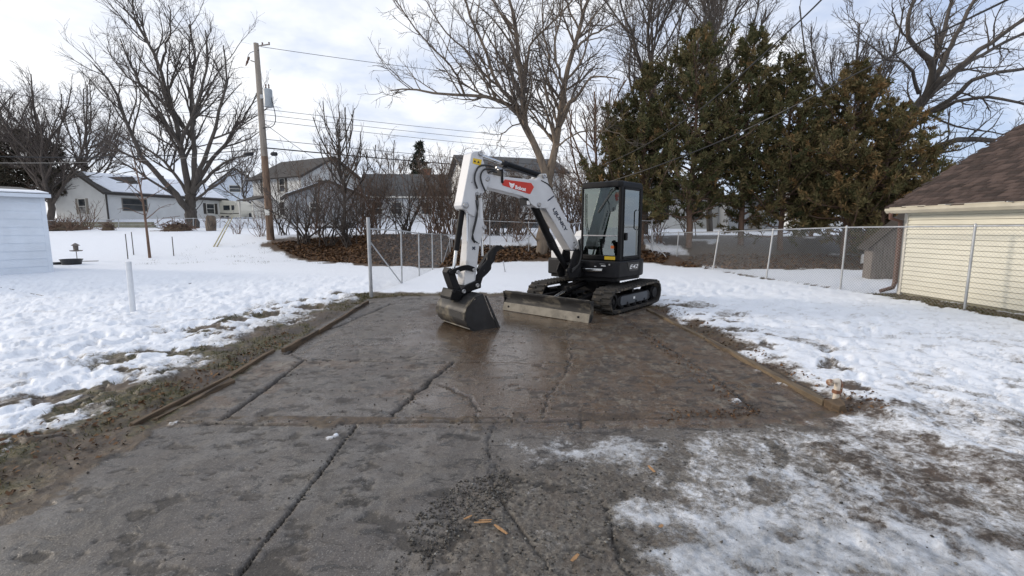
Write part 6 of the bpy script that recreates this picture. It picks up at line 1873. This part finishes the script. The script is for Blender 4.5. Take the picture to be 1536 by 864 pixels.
# bird feeder
q = gp(88, 396, .02) + np.array([0, .9, 0])
t = thing('bird_feeder', 'small bird feeder on a thin post by the corner of the blue shed', 'bird feeder', q)
MB().cyl(q - Z * .05, q + Z * .62, .015, 6).build('post', M['trim_dark'], t)
MB().lathe(q + Z * .5, Z, [(.02, 0), (.22, .02), (.24, .06), (.20, .05), (.02, .04)], 14).build('tray', M['old_wood'], t, smooth=40)
MB().lathe(q + Z * .56, Z, [(.02, 0), (.09, .0), (.10, .2), (.17, .22), (.02, .33)], 12).build('seed_house', M['old_wood'], t, smooth=40)
# stump and brush bundles near the alley fence
def stump(label, u, v, y, r, h, seed):
    rng = np.random.default_rng(seed); b0 = py(u, v, y); b0[2] = hz1(b0[0], y) - .1
    pr = [(r * 1.25, 0), (r * 1.05, h * .15), (r * (1 + .1 * rng.normal()), h * .5), (r * .95, h * .9), (r * .8, h), (r * .05, h * .97)]
    t = thing('tree_stump', label, 'stump', b0)
    o = MB().lathe(b0, norm([.06, 0, 1]), pr, 14)
    o.v = [tuple(np.array(p) + rng.normal(size=3) * r * .07) for p in o.v]
    o.build('stump', M['bark_maple'], t, smooth=60)
    MB().lathe(b0 + np.array([.06 * h, 0, h * .985]), Z, [(r * .78, 0), (r * .74, .02), (.01, .02)], 14).build('cut_face', M['old_wood'], t)
stump('tall weathered tree stump in front of the alley fence', 317, 354, 34, .30, 1.25, 3)
def brush_pile(label, u, v, y, r, h, seed, n=160):
    rng = np.random.default_rng(seed); b0 = py(u, v, y); b0[2] = hz1(b0[0], y)
    t = thing('brush_pile', label, 'brush pile', b0)
    c = b0 + np.stack([rng.normal(size=n) * r * .5, rng.normal(size=n) * r * .4, np.abs(rng.normal(size=n)) * h * .4], 1)
    d = rng.normal(size=(n, 3)); d[:, 2] *= .5; d /= np.linalg.norm(d, axis=1, keepdims=True)
    P = np.stack([c - d * r * .6, c, c + d * r * .6], 1)
    mesh_branches('sticks', [(P, np.full((n, 3), .018), 4)], M['bark_red'], t, 'stuff')
    m = MB().lathe(b0 - Z * .05, Z, [(r * .95, 0), (r * .85, h * .3), (r * .5, h * .62), (r * .05, h * .7)], 14)
    m.v = [tuple(np.array(p) + rng.normal(size=3) * r * .08) for p in m.v]
    m.build('heap', M['dark_board'], t, smooth=60)
brush_pile('brown heap of stems under the big tree by the alley fence', 268, 356, 34, .9, .8, 5, 200)
brush_pile('small upright clump of dead stems left of the sapling', 164, 356, 34.5, .4, .9, 6, 90)
brush_pile('low dark heap of sticks along the left end of the alley', 100, 354, 35, 1.6, .5, 7, 160)
# black cord lying across the left lawn
pts = [gp(u, v, .05) for u, v in [(-60, 428), (0, 431), (50, 441), (100, 448), (140, 450.5), (165, 449.5), (210, 444), (262, 431), (300, 421), (330, 409), (352, 396)]]
tag(MB().tube(catmull(pts, 60), .008, 5).build('extension_cord', M['cable'], None, origin=pts[0], smooth=60), 'thin dark cord lying across the snow on the left lawn', 'cord')
# stone-like white canister behind the right fence
q = gp(1297, 404, .0); q = py(1297, 403, 18.6); q[2] = hz1(q[0], 18.6)
t = thing('canister', 'small white canister with dark valve standing behind the right fence', 'canister', q)
MB().lathe(q, Z, [(.02, 0), (.15, .01), (.16, .06), (.16, .40), (.12, .46), (.04, .47)], 14).build('body', M['post_white'], t, smooth=40)
MB().lathe(q + Z * .46, Z, [(.06, 0), (.06, .05), (.03, .06), (.03, .12), (.08, .14), (.08, .2), (.01, .2)], 12).build('valve', M['plastic_black'], t, smooth=40)
# long guy rod / stakes near the maple
for lab, a, b_, y in [('thin leaning metal rod stuck in the snow left of the maple', (758, 410), (755, 392), 15.2)]:
    A, B = gp(*a), py(*b_, y + .2)
    tag(MB().tube([A, B], .018, 6).build('metal_rod', M['galv'], None, origin=A), lab, 'rod')
# ------------------------------------------------------------------ loose bits on the drive
M['chip'] = pmat('fresh_wood_chip', (.34, .19, .085), .75, .2, 8, .2, 60, stretch=(8, 1, 1))
M['stone'] = attr_mat('gravel_stone', [(.03, .028, .026), (.085, .078, .07), (.17, .16, .14), (.34, .33, .31)], .8)
M['leaf'] = attr_mat('dead_leaf', [(.035, .022, .014), (.085, .045, .024), (.16, .085, .04), (.24, .15, .075)], .8)
M['grass'] = attr_mat('winter_grass', [(.028, .036, .012), (.06, .065, .024), (.13, .11, .05), (.23, .18, .10)], .8)
gch = 'orange wood chips on the front drive'
for lab, (u0, v0), (u1, v1), w_ in [('broadest orange wood splinter on the front drive', (741, 788), (761, 802), .009), ('upper of two thin parallel wood splinters', (718, 781.5), (738, 780.5), .005), ('lower of two thin parallel wood splinters', (711, 785), (737, 783.5), .007), ('slanting small wood splinter left of the parallel pair', (696, 780), (708, 774), .007),
                                    ('short wood chip near the icy patch', (972, 699), (982, 709), .010), ('short wood chip near the bottom of the frame', (858, 843), (868, 832), .010), ('pale chip at the rim of the big ice sheet', (990, 792), (994, 788), .010)]:
    A, B = gp(u0, v0, .004), gp(u1, v1, .004); d = B - A; s = norm(np.cross(Z, d))
    P = [A - s * w_ * .4, A + s * w_, A + d * .5 + s * w_ * 1.2, B + s * w_ * .8, B - s * w_ * .6, A + d * .45 - s * w_]
    tag(MB().prism([p + Z * .002 for p in P], Z * .004).build('wood_chip', M['chip'], None, origin=A, bevel=.002), lab, 'wood chip', gch)
def scatter_stones():
    rng = np.random.default_rng(77)
    zone = G2([(745, 700), (830, 690), (1140, 632), (1300, 660), (1536, 800), (1536, 880), (900, 880), (560, 870), (640, 790), (690, 735)])
    pts = []
    def zone_pts(P, n, s0, s1):
        P = np.array(P); lo, hi = P.min(0), P.max(0)
        x = rng.uniform(lo[0], hi[0], n * 4); y = rng.uniform(lo[1], hi[1], n * 4)
        m = inside(x, y, [tuple(p) for p in P]); x, y = x[m][:n], y[m][:n]
        s = rng.uniform(0, 1, len(x)) ** 3 * (s1 - s0) + s0
        pts.append(np.stack([x, y, s], 1))
    zone_pts(zone, 3600, .003, .013)
    zone_pts(G2([(600, 790), (690, 720), (760, 705), (775, 740), (700, 790), (640, 850)]), 1300, .003, .014)
    zone_pts([(-3.0, .9), (2.6, .9), (2.9, 4.0), (-3.0, 3.8)], 900, .002, .009)
    zone_pts([(-3.0, 3.8), (2.9, 3.9), (2.7, 9.5), (-2.8, 10)], 1500, .003, .012)
    for P, wd, dp, stn in cracks[:12]:
        P = np.array(P)
        for a, b_ in zip(P[:-1], P[1:]):
            n = int(np.hypot(*(b_ - a)) * 26)
            tt = rng.random(n)[:, None]; q = a + (b_ - a) * tt + rng.normal(size=(n, 2)) * .045
            pts.append(np.concatenate([q, rng.uniform(.003, .012, (n, 1))], 1))
    zone_pts([(-4.6, 1.0), (-2.7, 1.0), (-2.95, 3.9), (-4.0, 3.9)], 900, .003, .013)
    pts = np.vstack(pts)
    gs_ = ground_field(pts[:, 0], pts[:, 1])[3][:, 0]
    pts = pts[(gs_ < .38) | (rng.random(len(pts)) < .10)]; n = len(pts)
    ico = np.array([(0, 0, 1), (.9, 0, .1), (-.3, .85, .2), (-.6, -.7, .0), (.2, -.9, .3), (0, .1, -.6)], float)
    fc = np.array([(0, 1, 2), (0, 2, 3), (0, 3, 4), (0, 4, 1), (5, 2, 1), (5, 3, 2), (5, 4, 3), (5, 1, 4)])
    V = ico[None] * (1 + rng.normal(size=(n, 6, 1)) * .25)
    a = rng.random(n) * 6.28; c, s = np.cos(a)[:, None], np.sin(a)[:, None]
    V = np.stack([V[..., 0] * c - V[..., 1] * s, V[..., 0] * s + V[..., 1] * c, V[..., 2] * .7], -1) * pts[:, 2][:, None, None]
    h = ground_field(pts[:, 0], pts[:, 1])[0]
    V += np.stack([pts[:, 0], pts[:, 1], h + pts[:, 2] * .2], 1)[:, None]
    F = (fc[None] + (np.arange(n) * 6)[:, None, None]).reshape(-1, 3)
    col = np.repeat(np.clip(rng.beta(1.6, 3, n), 0, 1), 6); T = np.stack([col] * 3 + [np.ones(n * 6)], 1)
    o = np_mesh('gravel', V.reshape(-1, 3), F, M['stone'], cols={'tint': T}); tag(o, None, None, None, 'stuff')
scatter_stones()
def scatter_leaves():
    rng = np.random.default_rng(78); out = []
    def zone(P, n, s=.05):
        P = np.array(P); lo, hi = P.min(0), P.max(0)
        x = rng.uniform(lo[0], hi[0], n * 4); y = rng.uniform(lo[1], hi[1], n * 4)
        m = inside(x, y, [tuple(p) for p in P]); x, y = x[m][:n], y[m][:n]
        out.append(np.stack([x, y, np.full(len(x), s) * rng.uniform(.6, 1.4, len(x))], 1))
    zone([(-13, 25.2), (-10.4, 22.8), (-7.6, 20.6), (-5, 19), (-3.6, 18.3), (3.0, 20.8), (6.0, 18.6), (6.8, 20), (3, 21.8), (-2.4, 22), (-4.4, 26), (-10, 26.6)], 13000, .075)
    zone([(6.0, 18.2), (8.3, 17.4), (16, 17.7), (16, 20), (8, 20)], 2500, .06)
    zone([(2.98, 4.2), (3.25, 4.2), (3.25, 9.6), (2.85, 9.6)], 260, .020)
    zone([(2.9, 3.9), (3.3, 3.85), (3.5, 4.3), (3.0, 4.35)], 70, .018)
    zone([(-3.55, 3.6), (-3.2, 3.6), (-3.2, 7), (-3.5, 7)], 350, .02)
    zone([(2.0, 4.1), (2.25, 4.0), (2.1, 8.6), (1.98, 8.6)], 260, .014)
    zone([(1.3, 3.8), (2.2, 3.9), (2.2, 4.1), (1.4, 4.0)], 120, .014)
    zone([(-4.4, 1.2), (-2.8, 1.2), (-3.0, 3.8), (-3.8, 3.9)], 420, .018)
    P = np.vstack(out); n = len(P)
    h = ground_field(P[:, 0], P[:, 1])[0]
    a = rng.random(n) * 6.28; tl = rng.normal(size=(n, 2)) * .45
    d = np.stack([np.cos(a), np.sin(a), tl[:, 0]], 1); s = np.stack([-np.sin(a), np.cos(a), tl[:, 1]], 1)
    L = P[:, 2][:, None]; c = np.stack([P[:, 0], P[:, 1], h + .008 + rng.random(n) * .03 * (P[:, 2] > .04)], 1)
    V = np.stack([c - d * L, c + s * L * .55 + Z * .006, c + d * L, c - s * L * .55 + Z * .004], 1).reshape(-1, 3)
    col = np.repeat(np.clip(rng.beta(2, 2.4, n), 0, 1), 4); T = np.stack([col] * 3 + [np.ones(n * 4)], 1)
    o = np_mesh('dead_leaves', V, np.arange(n * 4).reshape(n, 4), M['leaf'], cols={'tint': T}); tag(o, None, None, None, 'stuff')
scatter_leaves()
def scatter_grass():
    rng = np.random.default_rng(79); out = []
    n = 60000
    x = rng.uniform(-8, -3.15, n); y = rng.uniform(1.6, 11.3, n)
    out.append((x, y, 1.0))
    x2 = rng.uniform(2.95, 5.5, 16000); y2 = rng.uniform(2.4, 10, 16000); out.append((x2, y2, .6))
    x3 = rng.uniform(-3.6, -1.2, 5000); y3 = rng.uniform(9.8, 11.2, 5000); out.append((x3, y3, 1.2))
    x4 = rng.uniform(8.5, 9.1, 5000); y4 = rng.uniform(6, 11.2, 5000); out.append((x4, y4, 1.3))
    V_, T_ = [], []
    for x, y, hs in out:
        h, sid, conc, ga, gb = ground_field(x, y)
        keep = (ga[:, 0] + (fbm(x, y, 9, 3, 99) - .5) * .9 < .42) & (conc < .3) & (fbm(x, y, 3.4, 3, 98) > .40) & (rng.random(len(x)) < .25 + .75 * (gb[:, 0] > .4))
        x, y, h = x[keep], y[keep], h[keep]; m = len(x)
        a = rng.random(m) * 6.28; L = rng.uniform(.02, .065, m) * hs; lean = rng.uniform(.4, 1.6, m)
        d = np.stack([np.cos(a) * lean, np.sin(a) * lean, np.ones(m) * .7], 1); d /= np.linalg.norm(d, axis=1, keepdims=True)
        s = np.stack([-np.sin(a), np.cos(a), np.zeros(m)], 1) * .0028 * (1 + y[:, None] * .12)
        b = np.stack([x, y, h - .004], 1); tip = b + d * L[:, None]
        V_.append(np.stack([b - s, b + s, tip], 1).reshape(-1, 3))
        c = np.repeat(np.clip(rng.beta(1.8, 2.2, m) + .1 * (hs > 1), 0, 1), 3); T_.append(np.stack([c] * 3 + [np.ones(m * 3)], 1))
    # dry weeds poking through the far lawn on the left
    cx = rng.uniform(-17, -6.5, 70); cy = rng.uniform(19.5, 25.5, 70)
    k_ = np.repeat(np.arange(70), rng.integers(10, 60, 70)); m = len(k_)
    x = cx[k_] + rng.normal(size=m) * .16; y = cy[k_] + rng.normal(size=m) * .12; h = hz(x, y)
    a = rng.random(m) * 6.28; L = rng.uniform(.06, .22, m); lean = rng.uniform(.2, 1.3, m)
    d = np.stack([np.cos(a) * lean, np.sin(a) * lean, np.ones(m)], 1); d /= np.linalg.norm(d, axis=1, keepdims=True)
    s = np.stack([-np.sin(a), np.cos(a), np.zeros(m)], 1) * .009
    b = np.stack([x, y, h - .02], 1)
    V_.append(np.stack([b - s, b + s, b + d * L[:, None]], 1).reshape(-1, 3))
    c = np.repeat(np.clip(rng.beta(1.5, 3, m), 0, 1), 3); T_.append(np.stack([c] * 3 + [np.ones(m * 3)], 1))
    V = np.vstack(V_); T = np.vstack(T_)
    o = np_mesh('grass', V, np.arange(len(V)).reshape(-1, 3), M['grass'], cols={'tint': T}); tag(o, None, None, None, 'stuff')
scatter_grass()
# white snow crumbs on the drive
rng = np.random.default_rng(80)
for i, (u, v, r) in enumerate([(876, 800, .02), (950, 823, .03), (1006, 656, .012)]):
    pass
